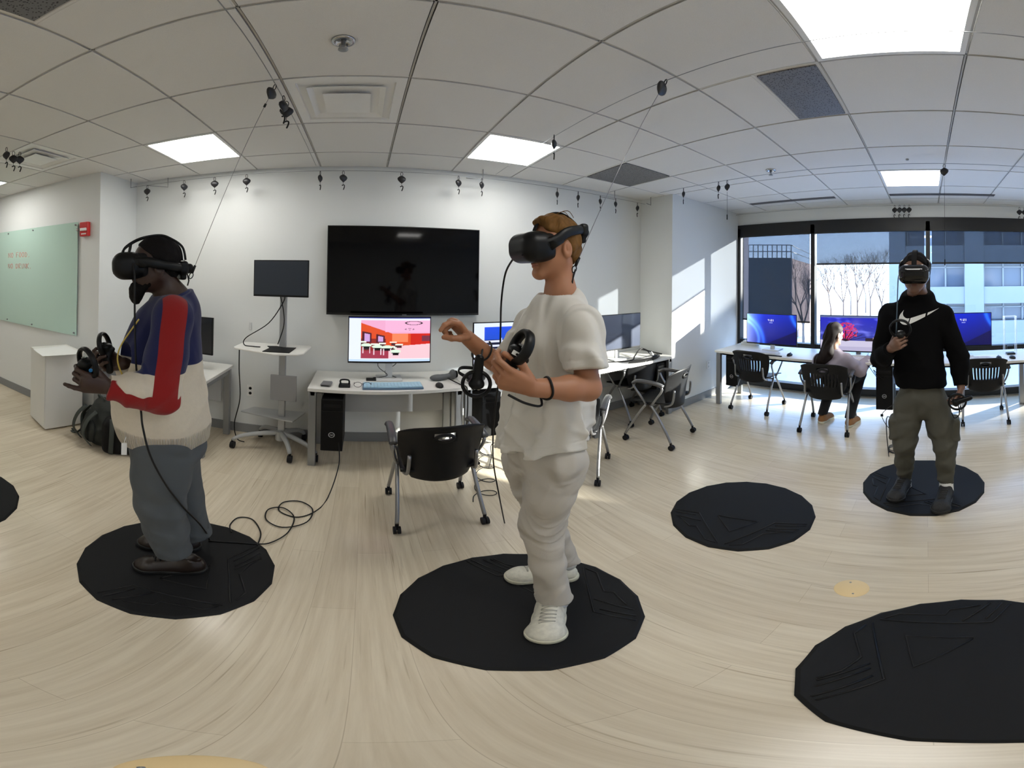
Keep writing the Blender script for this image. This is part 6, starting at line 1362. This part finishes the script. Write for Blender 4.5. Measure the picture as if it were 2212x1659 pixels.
H.cut(Ph(.02, 0, .005), HR4 @ A((.75, 0, -.5)), .01, Ph(.08, 0, -.02), .09); H.disp = lambda V: .005 * np.sin(V[:, 1] * 95 + V[:, 0] * 60 + 2 * np.sin(V[:, 2] * 25)); skinmesh('hair', net(H, .007), mat('dark_brown_hair', (.010, .005, .004), .65, spec=.2, bump=(120, .5, .003, (2, 2, .3))), p4)
M_SS = wrinkle(mat('lilac_sweatshirt', (.33, .29, .34), .95), 5, .02); S = Field()
S.cone(mid4 - UP * .07, pel4 + UP * .08, .135, .155, .06, sq=(f4, 1.1)); 
for q_ in (SL4, SR4): S.cone(N4 - UP * .05, q_, .075, .062, .05)
for a_, b_, c_ in ((SL4, EL4, WL4), (SR4, ER4, WR4)): d_ = unit(c_ - b_); S.chain([a_, b_, c_ - d_ * .02], [.066, .064, .046], .025); S.cut(c_ - d_ * .015, d_, .004, c_ + d_ * .05, .07)
S.cone(N4 - UP * .02, HC4, .055, .06, .005, mode='s'); S.cut(pel4 + UP * .02, -UP, .01); S.disp = lambda V: -.010 * rid(V[:, 2] * 16 + V[:, 1] * 14, 3) - .006 * rid(V[:, 1] * 24 - V[:, 2] * 10, 4); skinmesh('sweatshirt', net(S, .009), M_SS, p4)
TR = Field(); TR.ell(pel4 - UP * .01, (.14, .17, .10), R4, .04)
for a_, b_, c_ in ((HL4, KL4, AL4), (HR4_, KR4, AR4)): TR.chain([a_, b_, c_], [.095, .072, .052], .03); TR.cut(c_ - UP * .0, -UP, .004, c_ - UP * .08, .09)
skinmesh('trousers', net(TR, .011), mat('black_denim', (.008, .008, .010), .85), p4)
M_TAN = mat('tan_suede', (.30, .14, .05), .8); 
for a_ in (AL4, AR4): shoe(p4, a_ + f4 * .19 - l4 * .03, a_ - f4 * .08, .10, M_TAN, M_SOLE, z0=0.0, lace=M_LACE, hi=.10)
# ================================================================= light and camera
w = bpy.data.worlds.new('sky'); scn.world = w; w.use_nodes = True; nt = w.node_tree
bg = nt.nodes['Background']; tc = nt.nodes.new('ShaderNodeTexCoord'); sx = nt.nodes.new('ShaderNodeSeparateXYZ'); nt.links.new(tc.outputs['Generated'], sx.inputs[0])
cr = nt.nodes.new('ShaderNodeValToRGB'); cr.color_ramp.elements[0].position = 0; cr.color_ramp.elements[0].color = (.64, .80, 1, 1); cr.color_ramp.elements[1].position = .5; cr.color_ramp.elements[1].color = (.30, .53, 1, 1)
nt.links.new(sx.outputs[2], cr.inputs[0]); nt.links.new(cr.outputs[0], bg.inputs[0]); bg.inputs[1].default_value = 5.6
s = bpy.data.lights.new('sun', 'SUN'); s.energy = 32; s.angle = .009; s.color = (1, .93, .82); so = bpy.data.objects.new('sun', s); COL.objects.link(so)
dv = Vector((-1, 1.42, -.39)).normalized(); so.rotation_euler = dv.to_track_quat('-Z', 'Y').to_euler(); so.location = (8, -8, 5)
cam = bpy.data.cameras.new('camera'); co = bpy.data.objects.new('camera', cam); COL.objects.link(co); scn.camera = co
cam.type = 'PANO'
lonm = 1106 / KPX; lat1 = PY0 / KPX; lat0 = -(1659 - PY0) / KPX
tgt = cam if hasattr(cam, 'panorama_type') else cam.cycles
tgt.panorama_type = 'EQUIRECTANGULAR'; tgt.longitude_min = -lonm; tgt.longitude_max = lonm; tgt.latitude_min = lat0; tgt.latitude_max = lat1
Ri = CM.T; Mc = Matrix(((Ri[0][0], Ri[0][2], -Ri[0][1], 0), (Ri[1][0], Ri[1][2], -Ri[1][1], 0), (Ri[2][0], Ri[2][2], -Ri[2][1], CAM_H), (0, 0, 0, 1)))
co.matrix_world = Mc; cam.clip_start = .05; cam.clip_end = 400
vs = scn.view_settings; scn.display_settings.display_device = 'sRGB'; vs.view_transform = 'Standard'; vs.look = 'None'; vs.gamma = 1; vs.exposure = .15; vs.use_curve_mapping = False
try:
    cy = scn.cycles; cy.max_bounces = 7; cy.diffuse_bounces = 4; cy.glossy_bounces = 3; cy.transparent_max_bounces = 12; cy.transmission_bounces = 3
    cy.sample_clamp_indirect = 6; cy.use_denoising = True; cy.use_adaptive_sampling = True; cy.adaptive_threshold = .02; cy.caustics_reflective = False; cy.caustics_refractive = False
except AttributeError: pass
